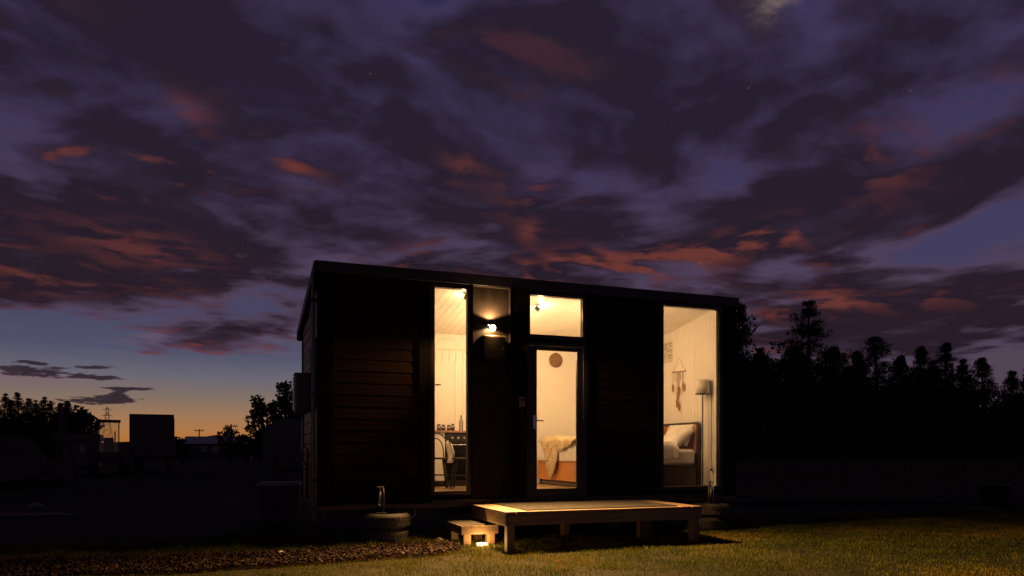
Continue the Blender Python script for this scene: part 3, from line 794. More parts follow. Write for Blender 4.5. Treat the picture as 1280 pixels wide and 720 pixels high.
# ------------------------------------------------------------------ tyres and screw jacks under the corners
def tyre(name, loc, label, rz=0.0, tilt=0.0, R=0.298, W=0.198):
    t = thing(name, label, 'tyre', loc, rz, 'old tyres stacked under the house corners'); t.rotation_euler = (tilt, 0, rz)
    h = W / 2; prof = [(R * 0.60, h - 0.030), (R * 0.66, h - 0.012), (R * 0.80, h), (R * 0.93, h - 0.012), (R * 0.985, h - 0.040), (R, h * 0.45), (R, -h * 0.45), (R * 0.985, -h + 0.040),
                       (R * 0.93, -h + 0.012), (R * 0.80, -h), (R * 0.66, -h + 0.012), (R * 0.60, -h + 0.030), (R * 0.70, 0.0)]
    MB().lathe([(r, z + h) for r, z in prof], 0, 0, 48, closed=True).build('carcass', M['rubber'], t)
    tr = MB()
    for k in range(40):
        a = 2 * math.pi * k / 40
        Mx = Matrix.Rotation(a, 4, 'Z')
        for s in (-1, 1):
            tr.box(R - 0.004, R + 0.007, -0.013, 0.013, h + s * 0.012, h + s * (h * 0.62), 0.0, Mx @ Matrix.Rotation(s * 0.12, 4, 'X'))
    tr.build('tread_blocks', M['rubber'], t)
    return t
tyre('tyre', (0.800, -0.095, 0.0), 'lower worn tyre with clear tread, left stack under the house', 0.3)
tyre('tyre', (0.826, -0.085, 0.200), 'upper worn tyre under the screw jack, left stack under the house', 1.1)
tyre('tyre', (5.720, -0.06, 0.0), 'lower old tyre behind the deck, right stack under the house', 0.5)
tyre('tyre', (5.800, -0.07, 0.200), 'upper old tyre under the screw jack, right stack under the house', 2.0, 0.03)
def jack(x, y, z, label, h=0.34):
    t = thing('screw_jack', label, 'jack', (x, y, z), 0, 'screw jacks holding up the house')
    MB().box(-0.075, 0.075, -0.075, 0.075, 0, 0.012, 0.003).build('base_plate', M['dark_steel'], t)
    MB().tube([(0, 0, 0.012), (0, 0, h - 0.07)], 0.030, 12).build('sleeve', M['dark_steel'], t)
    MB().tube([(0, 0, h - 0.07), (0, 0, h - 0.012)], 0.016, 10).build('screw', M['steel'], t)
    MB().box(-0.045, 0.045, -0.045, 0.045, h - 0.012, h, 0.003).build('head_plate', M['steel'], t)
    MB().tube([(0.0, -0.035, h - 0.045), (-0.022, -0.06, h * 0.5), (-0.028, -0.062, h * 0.32), (-0.004, -0.066, h * 0.30)], 0.006, 8).build('crank', M['steel'], t)
    MB().tube([(0.040, -0.02, h - 0.02), (0.046, -0.03, h * 0.55), (0.042, -0.03, 0.03)], 0.006, 8).build('tie_rod', M['steel'], t)
jack(0.735, -0.130, 0.398, 'thin screw jack with a bright crank on the left tyre stack')
jack(5.752, -0.130, 0.398, 'dark screw jack with an angled crank on the right tyre stack')
def hook(x, y, label, zt=0.44):
    t = MB().tube([(x, y, zt), (x - 0.012, y - 0.01, zt - 0.08), (x - 0.014, y - 0.01, 0.405)], 0.007, 6)
    t.tube([(x + 0.19, y, 0.43), (x + 0.20, y - 0.01, 0.37), (x + 0.15, y - 0.02, 0.325), (x + 0.10, y - 0.02, 0.315)], 0.007, 6)
    o = t.build('wire_loop', M['steel']); tag(o, label, 'wire')
hook(1.00, -0.10, 'bent steel wire loop hanging behind the left tyre stack')

# ------------------------------------------------------------------ small stones and litter on the ground
def stone(x, y, s, label, cat='stone', m=None, z=0.0, sq=0.55):
    mb = MB(); r = bmesh.ops.create_icosphere(mb.bm, subdivisions=2, radius=1.0)
    rs = random.Random(int(x * 1000 + y * 77))
    k = [rs.uniform(-1, 1) for _ in range(6)]
    for v in r['verts']:
        d = v.co.copy(); f = 1 + 0.18 * math.sin(3 * d.x + k[0] * 4) + 0.15 * math.sin(4 * d.y + k[1] * 4) + 0.1 * math.sin(5 * d.z + k[2] * 4)
        v.co = Vector((d.x * s * f, d.y * s * 0.7 * f, max(-0.3, d.z) * s * sq * f + s * sq * 0.28))
    for f in mb.bm.faces: f.smooth = True
    o = mb.build('stone', m or M['pale_stone'], None, (x, y, z)); tag(o, label, cat, 'stones lying on the ground'); return o
M['pale_stone'] = mat('pale_stone', (0.30, 0.27, 0.23), (0.48, 0.44, 0.39), 0.8, (14, 14, 14), 6, 0.004, (40, 40, 40))
M['trunk_stone'] = mat('grey_stone', (0.08, 0.075, 0.07), (0.14, 0.13, 0.12), 0.85, (14, 14, 14), 6, 0.004, (40, 40, 40))
stone(-0.62, -0.72, 0.055, 'pale stone in the bark mulch, left one of two close together')
stone(-0.50, -0.79, 0.075, 'pale stone in the bark mulch, right one of two close together')
stone(1.50, -0.12, 0.075, 'pale stone on the grass just behind the small step')
stone(0.05, -0.62, 0.05, 'small pale stone at the top edge of the mulch, nearest the left tyres')
stone(-5.0, 8.6, 0.19, 'large grey stone on the dark ground at far left', sq=0.35, m=M['trunk_stone'])
def planks():
    for i, (x, y, rz, l, lab) in enumerate(((-4.6, 6.4, 0.15, 1.5, 'weathered plank lying on the dark ground, nearer of two'), (-4.75, 6.75, 0.07, 1.2, 'weathered plank lying on the dark ground, farther of two'))):
        o = MB().box(-l / 2, l / 2, -0.07, 0.07, 0, 0.04, 0.004).build('plank', M['pine'], None, (x, y, -0.02), (0, 0.03, rz)); tag(o, lab, 'plank', 'planks on the dark ground')
planks()

# ================================================================== inside the house
def bench():
    t = thing('kitchen_bench', 'white kitchen bench with a brown worktop behind the slim window', 'kitchen bench', (0, 0, 0))
    MB().box(1.264, 2.795, 1.69, 2.312, 1.487, 1.520, 0.004).build('worktop', mat('brown_laminate', (0.25, 0.14, 0.09), (0.34, 0.20, 0.13), 0.4, (3, 30, 30)), t)
    MB().box(1.264, 2.100, 1.745, 2.312, 0.72, 1.486).build('cabinet', M['white_wall'], t)
    for x0, x1 in ((1.27, 1.68), (1.686, 2.096)): MB().box(x0, x1, 1.722, 1.744, 0.725, 1.480, 0.003).build('cabinet_door', M['white_wall'], t)
    MB().box(1.264, 2.100, 1.80, 2.312, FL + 0.001, 0.719).build('plinth', M['dark_steel'], t)
    MB().box(2.62, 2.795, 1.722, 2.312, FL + 0.001, 1.486).build('end_panel', M['white_wall'], t)
    o = thing('oven', 'black under-bench oven with a bright bar handle', 'oven', (2.36, 1.72, FL))
    MB().box(-0.245, 0.245, 0.004, 0.55, 0.012, 0.848, 0.004).build('body', M['black_alu'], o)
    MB().box(-0.240, 0.240, -0.018, 0.003, 0.10, 0.70, 0.004).build('oven_door', M['black_sheet'], o)
    MB().box(-0.240, 0.240, -0.012, 0.003, 0.705, 0.842, 0.003).build('control_panel', M['black_alu'], o)
    MB().tube([(-0.20, -0.05, 0.665), (0.20, -0.05, 0.665)], 0.011, 8).build('handle', M['chrome'], o)
    for s in (-0.18, 0.18): MB().tube([(s, -0.05, 0.665), (s, -0.018, 0.665)], 0.007, 6).build('handle_post', M['chrome'], o)
    for k in range(4): MB().tube([(-0.15 + 0.1 * k, -0.03, 0.775), (-0.15 + 0.1 * k, -0.012, 0.775)], 0.019, 12).build('knob', M['chrome'], o)
bench()
def cupboard():
    t = thing('wall_cupboard', 'flush white cupboard door above the kitchen bench', 'cupboard', (0, 0, 0))
    MB().box(1.66, 2.428, 2.306, 2.338, 1.53, 2.683, 0.003).build('cupboard_door', M['white_wall'], t)
    MB().box(2.432, 2.452, 2.310, 2.338, 1.53, 2.70, 0.002).build('frame', M['white_wall'], t)
    MB().tube([(2.10, 2.30, 2.298), (2.10, 2.262, 2.298), (2.175, 2.262, 2.296)], 0.009, 8).build('handle', M['dark_steel'], t)
cupboard()
jar_glass = glass_mat('jar_glass', (0.75, 0.72, 0.66))
def jar(x, y, r, h, label, fill, lid=True):
    z = 1.521; t = thing('jar', label, 'jar', (x, y, z), 0, 'jars on the kitchen bench')
    MB().lathe([(r * 0.9, 0.0), (r, 0.01), (r, h * 0.78), (r * 0.72, h * 0.9), (r * 0.72, h)], 0, 0, 16).build('glass_body', jar_glass, t)
    MB().lathe([(r * 0.84, 0.004), (r * 0.92, 0.012), (r * 0.92, h * 0.55), (0.0, h * 0.56)], 0, 0, 16).build('contents', mat('jar_contents', fill, (fill[0] * 0.6, fill[1] * 0.6, fill[2] * 0.6), 0.9, (60, 60, 60)), t)
    if lid: MB().lathe([(r * 0.8, h + 0.001), (r * 0.8, h + 0.02), (0.0, h + 0.021)], 0, 0, 16).build('lid', M['dark_steel'], t)
jar(2.045, 1.90, 0.034, 0.085, 'small jar on the bench, leftmost in the slim window', (0.35, 0.12, 0.05))
jar(2.125, 1.92, 0.036, 0.080, 'small dark jar on the bench, second from left', (0.10, 0.05, 0.03))
jar(2.205, 1.88, 0.034, 0.075, 'small jar on the bench, third from left', (0.28, 0.16, 0.08))
jar(2.285, 1.93, 0.030, 0.095, 'small jar on the bench, fourth from left', (0.16, 0.08, 0.04))
def bottle():
    t = thing('bottle', 'tall clear bottle at the right end of the bench', 'bottle', (2.43, 1.95, 1.521))
    MB().lathe([(0.030, 0.0), (0.033, 0.01), (0.033, 0.15), (0.013, 0.20), (0.013, 0.245)], 0, 0, 16).build('glass_body', jar_glass, t)
    MB().lathe([(0.015, 0.246), (0.015, 0.262), (0.0, 0.263)], 0, 0, 12).build('cap', M['chrome'], t)
bottle()
def chair(x, y, rz, label, cloth=False):
    t = thing('chair', label, 'chair', (x, y, FL), rz, 'black chairs by the bench')
    bl = M['black_alu']
    MB().lathe([(0.0, 0.440), (0.19, 0.440), (0.20, 0.452), (0.19, 0.465), (0.0, 0.468)], 0, 0, 24).build('seat', bl, t)
    for a in (45, 135): 
        c, s = math.cos(RAD(a)), math.sin(RAD(a))
        MB().tube([(0.13 * c, -0.13 * s, 0.44), (0.21 * c, -0.21 * s, 0.0)], [0.014, 0.011], 8).build('leg', bl, t)
        MB().tube([(0.13 * c, 0.13 * s, 0.44), (0.21 * c, 0.21 * s, 0.0)], [0.014, 0.011], 8).build('leg', bl, t)
    arc = [(0.19 * math.cos(RAD(a)), 0.17 + 0.04 * math.sin(RAD(a)), 0.455 + 0.38 * math.sin(RAD(a)) ** 0.7) for a in range(0, 181, 12)]
    MB().tube(arc, 0.012, 8).build('back_hoop', bl, t)
    arc2 = [(0.11 * math.cos(RAD(a)), 0.175 + 0.03 * math.sin(RAD(a)), 0.455 + 0.30 * math.sin(RAD(a)) ** 0.7) for a in range(0, 181, 15)]
    MB().tube(arc2, 0.009, 8).build('inner_hoop', bl, t)
    MB().tube([(0.16 * math.cos(RAD(a)), 0.16 * math.sin(RAD(a)), 0.2) for a in range(0, 361, 20)], 0.007, 6, False).build('foot_ring', bl, t)
    return t
chair(1.87, 1.33, RAD(160), 'black hoop-backed chair at the left edge of the slim window')
chair(2.17, 1.02, RAD(-115), 'black hoop-backed chair with a white towel, right side of the slim window')
def towel():
    # cloth hung over the chair back, folded in two with ripples
    bm = bmesh.new(); rows = []
    for i in range(17):
        s = (i / 16 - 0.5) * 0.62
        row = []
        for j in range(9):
            w = (j / 8 - 0.5) * 0.18 * (1 - 0.3 * (i / 16))
            z = 1.335 - abs(s) + 0.01 * math.cos(j * 1.3); d = (0.016 if s > 0 else -0.016) + 0.014 * math.sin(j * 1.9 + i * 0.5)
            row.append(bm.verts.new((1.975 + d + 0.02 * math.sin(i * 0.6), 0.99 + w, z)))
        rows.append(row)
    for a, b in zip(rows, rows[1:]):
        for j in range(8):
            f = bm.faces.new((a[j], a[j + 1], b[j + 1], b[j])); f.smooth = True
    me = bpy.data.meshes.new('towel'); bm.to_mesh(me); bm.free()
    o = link_mesh('towel', me, M['linen']); tag(o, 'white towel hanging over the back of the black chair', 'towel')
    o.modifiers.new('t', 'SOLIDIFY').thickness = 0.006
towel()

# ------------------------------------------------------------------ wicker disc on the back wall
def disc():
    t = thing('wicker_disc', 'round brown woven disc hanging on the wall behind the door', 'wall decoration', (4.285, 2.336, 2.800))
    wk = mat('brown_wicker', (0.16, 0.085, 0.035), (0.26, 0.15, 0.07), 0.8, (40, 40, 40), 5, 0.003, (160, 160, 160))
    m = MB()
    for k in range(11):
        r = 0.012 + k * 0.0112
        y = -0.012 - 0.022 * (1 - (r / 0.13) ** 2)
        m.tube([(r * math.cos(a), y, r * math.sin(a)) for a in (2 * math.pi * i / 28 for i in range(29))], 0.0068, 6, False)
    m.build('woven_rings', wk, t)
    MB().tube([(0, -0.005, 0), (0, -0.018, 0)], [0.128, 0.122], 32).build('backing', wk, t)
    MB().tube([(0, -0.012, 0.125), (0, -0.008, 0.142)], 0.003, 6).build('hanging_loop', wk, t)
disc()

# ------------------------------------------------------------------ bed
BX0, BX1, BY0, BY1 = 3.90, 6.085, 0.60, 2.235
def bed():
    t = thing('bed', 'bed with an orange timber foot panel and black steel frame', 'bed', (0, 0, 0))
    bk = M['dark_steel']
    MB().box(BX0, BX0 + 0.03, BY0 + 0.02, BY1 - 0.01, 0.715, 1.058, 0.004).build('foot_panel', M['orange_wood'], t)
    MB().box(BX0 + 0.002, BX0 + 0.028, BY0 + 0.02, BY1 - 0.01, 1.060, 1.078, 0.002).build('foot_rail', bk, t)
    MB().box(BX0 + 0.05, BX0 + 0.09, BY0 + 0.02, BY1 - 0.01, 0.640, 0.690, 0.003).build('lower_rail', mat('grey_rail', (0.2, 0.18, 0.16), (0.26, 0.23, 0.2), 0.6), t)
    for y in (BY0, BY1 - 0.04):
        MB().box(BX0 + 0.034, BX1 - 0.05, y, y + 0.04, 0.915, 0.965, 0.003).build('side_rail', bk, t)
        for x in (BX0 + 0.034, 4.95, BX1 - 0.048):
            top = 1.672 if x > 6 else 0.913
            MB().box(x, x + 0.042, y - 0.001, y + 0.041, FL, top, 0.003).build('leg' if x < 6 else 'head_post', bk, t)
    MB().box(BX1 - 0.046, BX1 - 0.008, BY0 + 0.042, BY1 - 0.042, 1.632, 1.672, 0.003).build('head_rail', bk, t)
    MB().box(BX1 - 0.046, BX1 - 0.008, BY0 + 0.042, BY1 - 0.042, 1.00, 1.04, 0.003).build('head_rail', bk, t)
    MB().box(BX1 - 0.034, BX1 - 0.018, BY0 + 0.043, BY1 - 0.043, 1.042, 1.630, 0.002).build('headboard', M['orange_wood'], t)
    me = MB().box(0, 0.07, BY0 + 0.041, BY1 - 0.041, 0.935, 0.955).mesh('slat')
    for i in range(13): link_mesh('slat', me, M['pine_y'], t, (BX0 + 0.1 + i * 0.155, 0, 0))
    o = MB().box(BX0 + 0.045, BX1 - 0.06, BY0 + 0.012, BY1 - 0.015, 0.968, 1.225, 0.045).build('mattress', M['linen'])
    tag(o, 'white mattress on the black steel bed frame', 'mattress')
bed()

def vnoise(seed):
    g = np.random.default_rng(seed).uniform(-1, 1, (64, 64))
    def f(x, y):
        xi, yi = math.floor(x), math.floor(y); fx, fy = x - xi, y - yi
        fx, fy = fx * fx * (3 - 2 * fx), fy * fy * (3 - 2 * fy)
        q = lambda a, b: g[a % 64, b % 64]
        return (q(xi, yi) * (1 - fx) + q(xi + 1, yi) * fx) * (1 - fy) + (q(xi, yi + 1) * (1 - fx) + q(xi + 1, yi + 1) * fx) * fy
    return f
def drape(name, x0, x1, y0, y1, zt, ex0, ey0, nx, ny, seed, amp, mtl, drops, thick=0.02, mask=None):
    """cloth lying on a box top (edges at ex0 / ey0) and falling over its foot and front"""
    f1, f2 = vnoise(seed), vnoise(seed + 5)
    bm = bmesh.new(); grid = {}
    for i in range(nx + 1):
        for j in range(ny + 1):
            x, y = x0 + (x1 - x0) * i / nx, y0 + (y1 - y0) * j / ny
            if mask and not mask(x, y): continue
            n = f1(x * 5, y * 5) * 0.6 + f2(x * 12 + y * 4, y * 12 - x * 4) * 0.4
            cx, cy = max(x, ex0), max(y, ey0)
            over = math.hypot(cx - x, cy - y)
            r = 0.05; z = zt + amp * (0.5 + 0.5 * n); ox, oy = cx, cy
            if over > 0:
                dxn, dyn = (x - cx) / over, (y - cy) / over
                a = min(over / r, math.pi / 2)
                out = r * math.sin(a) + 0.018 * f2(x * 9 + 3, y * 9) * min(1, over / 0.1) + 0.014
                z = zt + amp * 0.5 * (1 + n) * max(0.0, 1 - over / 0.15) - r * (1 - math.cos(a)) - max(0.0, over - r * math.pi / 2)
                ox, oy = cx + dxn * out, cy + dyn * out
            grid[i, j] = bm.verts.new((ox, oy, z))
    for i in range(nx):
        for j in range(ny):
            q = [(i, j), (i + 1, j), (i + 1, j + 1), (i, j + 1)]
            if all(k in grid for k in q):
                f = bm.faces.new([grid[k] for k in q]); f.smooth = True
    me = bpy.data.meshes.new(name); bm.to_mesh(me); bm.free()
    o = link_mesh(name, me, mtl)
    md = o.modifiers.new('thick', 'SOLIDIFY'); md.thickness = thick; md.offset = 1
    sb = o.modifiers.new('sub', 'SUBSURF'); sb.levels = 1; sb.render_levels = 1
    return o
dv = drape('duvet', BX0 - 0.17, 5.66, BY0 - 0.17, BY1 - 0.02, 1.232, BX0 + 0.06, BY0 + 0.02, 74, 62, 11, 0.145, M['linen'], None, 0.02)
tag(dv, 'crumpled white duvet spread over the bed', 'duvet')
fur = mat('cream_fur_throw', (0.62, 0.47, 0.27), (0.74, 0.62, 0.42), 0.95, (9, 9, 9), 6, 0.012, (70, 70, 70))
def spot_fur():
    t = fur.node_tree; E.tree = t; b = t.nodes['Principled BSDF']
    src = b.inputs['Base Color'].links[0].from_socket
    tc = t.nodes.new('ShaderNodeTexCoord'); v = t.nodes.new('ShaderNodeTexNoise')
    mp = t.nodes.new('ShaderNodeMapping'); mp.inputs['Scale'].default_value = (9, 15, 9); mp.inputs['Rotation'].default_value = (0, 0, 0.6)
    t.links.new(tc.outputs['Object'], mp.inputs[0]); t.links.new(mp.outputs[0], v.inputs['Vector']); v.inputs['Detail'].default_value = 4
    t.links.new(mixc(smooth(E(v.outputs[0]), 0.53, 0.60), src, (0.16, 0.085, 0.035)), b.inputs['Base Color'])
spot_fur()
def throw_mask(x, y):
    # a pelt thrown askew: wide on the bed, a rounded point hanging over the foot
    e = BX0 + 0.02
    if x < e:
        hang = 0.47 * max(0.0, 1 - abs(y - 1.55) / 0.30) ** 0.55 + 0.19 * max(0.0, 1 - abs(y - 1.36) / 0.80) ** 0.5
        return (e - x) < hang
    return y < 2.10 - 0.05 * (x - e) and y > 0.66 - 0.9 * (x - e)
th = drape('throw', BX0 - 0.66, 5.1, BY0 - 0.05, BY1 - 0.1, 1.325, BX0 + 0.02, BY0 - 0.02, 110, 66, 23, 0.13, fur, None, 0.02, throw_mask)
tag(th, 'cream fur throw with brown flecks hanging over the foot of the bed', 'throw')

def pillow(name, loc, rot, sz, mtl, label, cat, seed):
    f1 = vnoise(seed); bm = bmesh.new(); N = 22; top, bot = {}, {}
    for i in range(N + 1):
        for j in range(N + 1):
            u, v = 2 * i / N - 1, 2 * j / N - 1
            e = (1 - abs(u) ** 2.6) * (1 - abs(v) ** 2.6); h = max(0.0, e) ** 0.42
            pin = 1 - 0.07 * (1 - abs(u) ** 2) * abs(v) ** 3 ; pin2 = 1 - 0.07 * (1 - abs(v) ** 2) * abs(u) ** 3
            n = 0.16 * f1(u * 3 + 9, v * 3 + 9) + 0.10 * f1(u * 8 + 20, v * 8 + 20)
            x, y = u * sz[0] / 2 * pin2, v * sz[1] / 2 * pin
            top[i, j] = bm.verts.new((x, y, sz[2] / 2 * h * (1 + n)))
            edge = i in (0, N) or j in (0, N)
            bot[i, j] = top[i, j] if edge else bm.verts.new((x, y, -sz[2] / 2 * h * (1 - n)))
    for i in range(N):
        for j in range(N):
            q = [(i, j), (i + 1, j), (i + 1, j + 1), (i, j + 1)]
            for g, o in ((top, 1), (bot, -1)):
                f = bm.faces.new([g[k] for k in q][::o]); f.smooth = True
    me = bpy.data.meshes.new(name); bm.to_mesh(me); bm.free()
    o = link_mesh(name, me, mtl, None, loc, rot); tag(o, label, cat)
    sb = o.modifiers.new('sub', 'SUBSURF'); sb.levels = 1; sb.render_levels = 1
    return o
pillow('pillow', (5.84, 0.965, 1.405), (0, RAD(-38), 0), (0.46, 0.66, 0.21), M['linen'], 'plump white pillow in front, leaning on another pillow', 'pillow', 3)
pillow('pillow', (5.945, 1.02, 1.455), (0, RAD(-64), RAD(4)), (0.42, 0.70, 0.16), M['linen'], 'white pillow behind the plump one, against the headboard', 'pillow', 4)
spot = mat('brown_patterned_fabric', (0.055, 0.022, 0.010), (0.36, 0.15, 0.06), 0.9, (26, 26, 26), 2, 0.002, (90, 90, 90), lo=0.45, hi=0.55)
pillow('cushion', (5.78, 1.60, 1.50), (0, RAD(-58), RAD(-10)), (0.44, 0.46, 0.15), spot, 'brown patterned cushion left of the white pillows', 'cushion', 5)

def floor_lamp():
    t = thing('floor_lamp', 'slim black floor lamp with an unlit white shade beside the bed', 'floor lamp', (6.0, 0.405, FL))
    MB().lathe([(0.0, 0.0), (0.11, 0.0), (0.115, 0.008), (0.10, 0.018), (0.015, 0.024)], 0, 0, 28).build('base', M['dark_steel'], t)
    MB().tube([(0, 0, 0.02), (0, 0, 1.58)], 0.010, 10).build('pole', M['dark_steel'], t)
    MB().lathe([(0.114, 1.485), (0.104, 1.705), (0.102, 1.705), (0.112, 1.485)], 0, 0, 32, closed=True).build('shade', mat('white_lamp_fabric', (0.66, 0.62, 0.55), (0.70, 0.66, 0.6), 0.9, (60, 60, 60), 4, 0.0006, (200, 200, 200)), t)
    MB().lathe([(0.0, 1.484), (0.10, 1.482), (0.125, 1.479), (0.125, 1.475), (0.0, 1.475)], 0.0, 0, 24).build('tray', M['dark_steel'], t)
    MB().tube([(-0.11, 0, 1.70), (0.11, 0, 1.70)], 0.003, 6).build('spider', M['dark_steel'], t)
floor_lamp()
def wall_hanging():
    t = thing('wall_hanging', 'wooden wall hanging of carved leaves on cords above the bed', 'wall decoration', (6.112, 1.25, 2.56))
    wd = mat('carved_wood', (0.24, 0.11, 0.03), (0.36, 0.18, 0.06), 0.6, (30, 30, 10), 5, 0.001, (60, 60, 20))
    cd = mat('jute_cord', (0.30, 0.20, 0.10), (0.40, 0.28, 0.15), 0.9, (60, 60, 60))
    MB().tube([(0, -0.215, -0.012), (0, 0.20, 0.008)], 0.008, 8).build('stick', wd, t)
    MB().tube([(0, -0.19, 0.0), (0.004, 0.0, 0.235), (0, 0.18, 0.008)], 0.0025, 5).build('cord', cd, t)
    leaf = MB(); L = 0.165
    prof = [(0.0, 0.0), (0.022, -0.018), (0.040, -0.055), (0.042, -0.09), (0.028, -0.13), (0.0, -L)]
    poly = prof + [(-a, b) for a, b in prof[-2:0:-1]]
    vs = [leaf.bm.verts.new((-0.004 + 0.010 * abs(a) / 0.04, a, b)) for a, b in poly]
    mid = [leaf.bm.verts.new((-0.012, 0, -0.05)), leaf.bm.verts.new((-0.012, 0, -0.11))]
    n = len(vs)
    for k in range(n):
        a, b = vs[k], vs[(k + 1) % n]
        m_ = mid[0] if (a.co.z + b.co.z) / 2 > -0.08 else mid[1]
        leaf.bm.faces.new((a, b, m_))
    leaf.bm.faces.new(vs[::-1])
    lm = leaf.mesh('wooden_leaf')
    for y, z in ((0.165, -0.19), (-0.005, -0.25), (-0.15, -0.20), (0.055, -0.46), (-0.02, -0.52), (0.02, -0.33)):
        link_mesh('wooden_leaf', lm, wd, t, (-0.012, y, z), (RAD(y * 40), 0, RAD(random.uniform(-20, 20))))
        MB().tube([(0, y, 0.0), (-0.006, y + 0.006, z * 0.5), (-0.012, y, z)], 0.003, 5).build('cord', cd, t)
    for y, z in ((0.105, -0.16), (0.05, -0.20), (-0.06, -0.14), (-0.11, -0.40)):
        MB().tube([(0, y, 0.0), (-0.008, y + 0.004, z)], 0.004, 5).build('cord', cd, t)
wall_hanging()
def poster():
    t = thing('poster', 'small pale print pinned to the white boards at the left edge of the wide window', 'poster', (6.117, 1.60, 2.94))
    MB().box(-0.004, 0.0, -0.14, 0.15, -0.19, 0.18).build('sheet', mat('print_paper', (0.55, 0.52, 0.46), (0.6, 0.57, 0.5), 0.8), t)
    ink = MB(); rs = random.Random(3)
    for i in range(7):
        y = 0.10
        while y > -0.10:
            w = rs.uniform(0.012, 0.04)
            if rs.random() < 0.72: ink.box(-0.0056, -0.0044, y - w, y, 0.13 - i * 0.042, 0.150 - i * 0.042)
            y -= w + 0.012
    ink.build('print', mat('grey_ink', (0.16, 0.15, 0.14), (0.22, 0.2, 0.19), 0.8), t)
poster()
def socket(y, z, label, cord=True):
    t = thing('power_socket', label, 'socket', (6.119, y, z))
    MB().box(-0.010, 0, -0.036, 0.036, -0.055, 0.055, 0.002).build('plate', M['white_plastic'], t)
    if cord:
        MB().tube([(-0.02, 0.0, 0.0), (-0.05, 0.015, -0.005)], 0.018, 8).build('plug', M['dark_steel'], t)
    else:
        MB().box(-0.014, -0.0105, -0.01, 0.01, -0.02, 0.02, 0.001).build('rocker', M['white_plastic'], t)
socket(0.285, 0.90, 'low power socket with a dark plug beside the bed')
socket(0.27, 1.37, 'light switch on the boards right of the bed head', False)
cb = MB().tube([(6.10, 0.31, 0.90), (6.112, 0.33, 1.00), (6.112, 0.325, 1.9), (6.112, 0.33, 2.12)], 0.004, 6).build('lamp_cord', M['dark_steel'])
tag(cb, 'thin dark lamp cord running up the white boards', 'cord')

# ================================================================== lawn and bark mulch
MULCH = [(-5.2, -0.30), (-3.33, -0.33), (-1.37, -0.60), (0.13, -0.55), (0.74, -0.42), (1.30, -0.46), (1.56, -0.62), (1.58, -1.05), (1.26, -1.44), (0.0, -1.60), (-1.31, -1.72), (-2.98, -1.70), (-5.2, -1.75)]
def in_poly(x, y, poly):
    r = np.zeros(x.shape, bool); n = len(poly)
    for i in range(n):
        (xa, ya), (xb, yb) = poly[i], poly[(i + 1) % n]
        c = ((ya > y) != (yb > y)) & (x < (xb - xa) * (y - ya) / (yb - ya + 1e-12) + xa)
        r ^= c
    return r
def patch_noise(x, y, seed, sc):
    g = np.random.default_rng(seed).uniform(0, 1, (96, 96))
    u, v = x * sc + 40, y * sc + 40
    i, j = np.floor(u).astype(int), np.floor(v).astype(int); a, b = u - i, v - j
    a, b = a * a * (3 - 2 * a), b * b * (3 - 2 * b)
    q = lambda p, r: g[p % 96, r % 96]
    return (q(i, j) * (1 - a) + q(i + 1, j) * a) * (1 - b) + (q(i, j + 1) * (1 - a) + q(i + 1, j + 1) * a) * b

def attr_mat(name, stops, rough=0.7, trans=0.0):
    m = bpy.data.materials.new(name); m.use_nodes = True; t = m.node_tree; E.tree = t
    b = t.nodes['Principled BSDF']; b.inputs['Roughness'].default_value = rough; b.inputs['Specular IOR Level'].default_value = 0.1
    at = t.nodes.new('ShaderNodeAttribute'); at.attribute_name = 'tint'
    col = ramp_node(E(at.outputs['Fac']), stops)
    t.links.new(col, b.inputs['Base Color'])
    if trans:
        o = t.nodes['Material Output']; mx = t.nodes.new('ShaderNodeMixShader'); tl = t.nodes.new('ShaderNodeBsdfTranslucent')
        t.links.new(col, tl.inputs['Color']); mx.inputs[0].default_value = trans
        t.links.new(b.outputs[0], mx.inputs[1]); t.links.new(tl.outputs[0], mx.inputs[2]); t.links.new(mx.outputs[0], o.inputs[0])
    return m
M['grass'] = attr_mat('lawn_blades', [(0.0, (0.030, 0.042, 0.003)), (0.35, (0.068, 0.078, 0.006)), (0.62, (0.112, 0.104, 0.009)), (0.85, (0.17, 0.118, 0.018)), (1.0, (0.23, 0.13, 0.035))], 0.65, 0.25)
M['bark'] = attr_mat('bark_chips', [(0.0, (0.008, 0.004, 0.003)), (0.5, (0.024, 0.012, 0.007)), (0.85, (0.048, 0.023, 0.013)), (1.0, (0.09, 0.055, 0.034))], 0.85)

def blades(name, x, y, h, w, tint, label=None):
    n = len(x); a = RNG.uniform(0, 2 * np.pi, n); lean = RNG.uniform(0.1, 0.75, n) * h; la = RNG.uniform(0, 2 * np.pi, n)
    cx, cy = np.cos(a) * w / 2, np.sin(a) * w / 2; lx, ly = np.cos(la) * lean, np.sin(la) * lean
    z0 = np.full(n, -0.01)
    V = np.empty((n, 5, 3), np.float32)
    V[:, 0] = np.stack([x - cx, y - cy, z0], 1); V[:, 1] = np.stack([x + cx, y + cy, z0], 1)
    V[:, 2] = np.stack([x + cx * 0.8 + lx * 0.35, y + cy * 0.8 + ly * 0.35, h * 0.6], 1)
    V[:, 3] = np.stack([x - cx * 0.8 + lx * 0.35, y - cy * 0.8 + ly * 0.35, h * 0.6], 1)
    V[:, 4] = np.stack([x + lx, y + ly, h], 1)
    base = (np.arange(n) * 5)[:, None]
    F = (base + np.array([[0, 1, 2, 3, 3, 2, 4]])).ravel()
    st = (np.arange(n)[:, None] * 7 + np.array([[0, 4]])).ravel()
    me = np_mesh(name, V.reshape(-1, 3), F, st, M['grass'])
    point_attr(me, 'tint', np.repeat(tint, 5))
    o = link_mesh(name, me); o['kind'] = 'stuff'
    return o

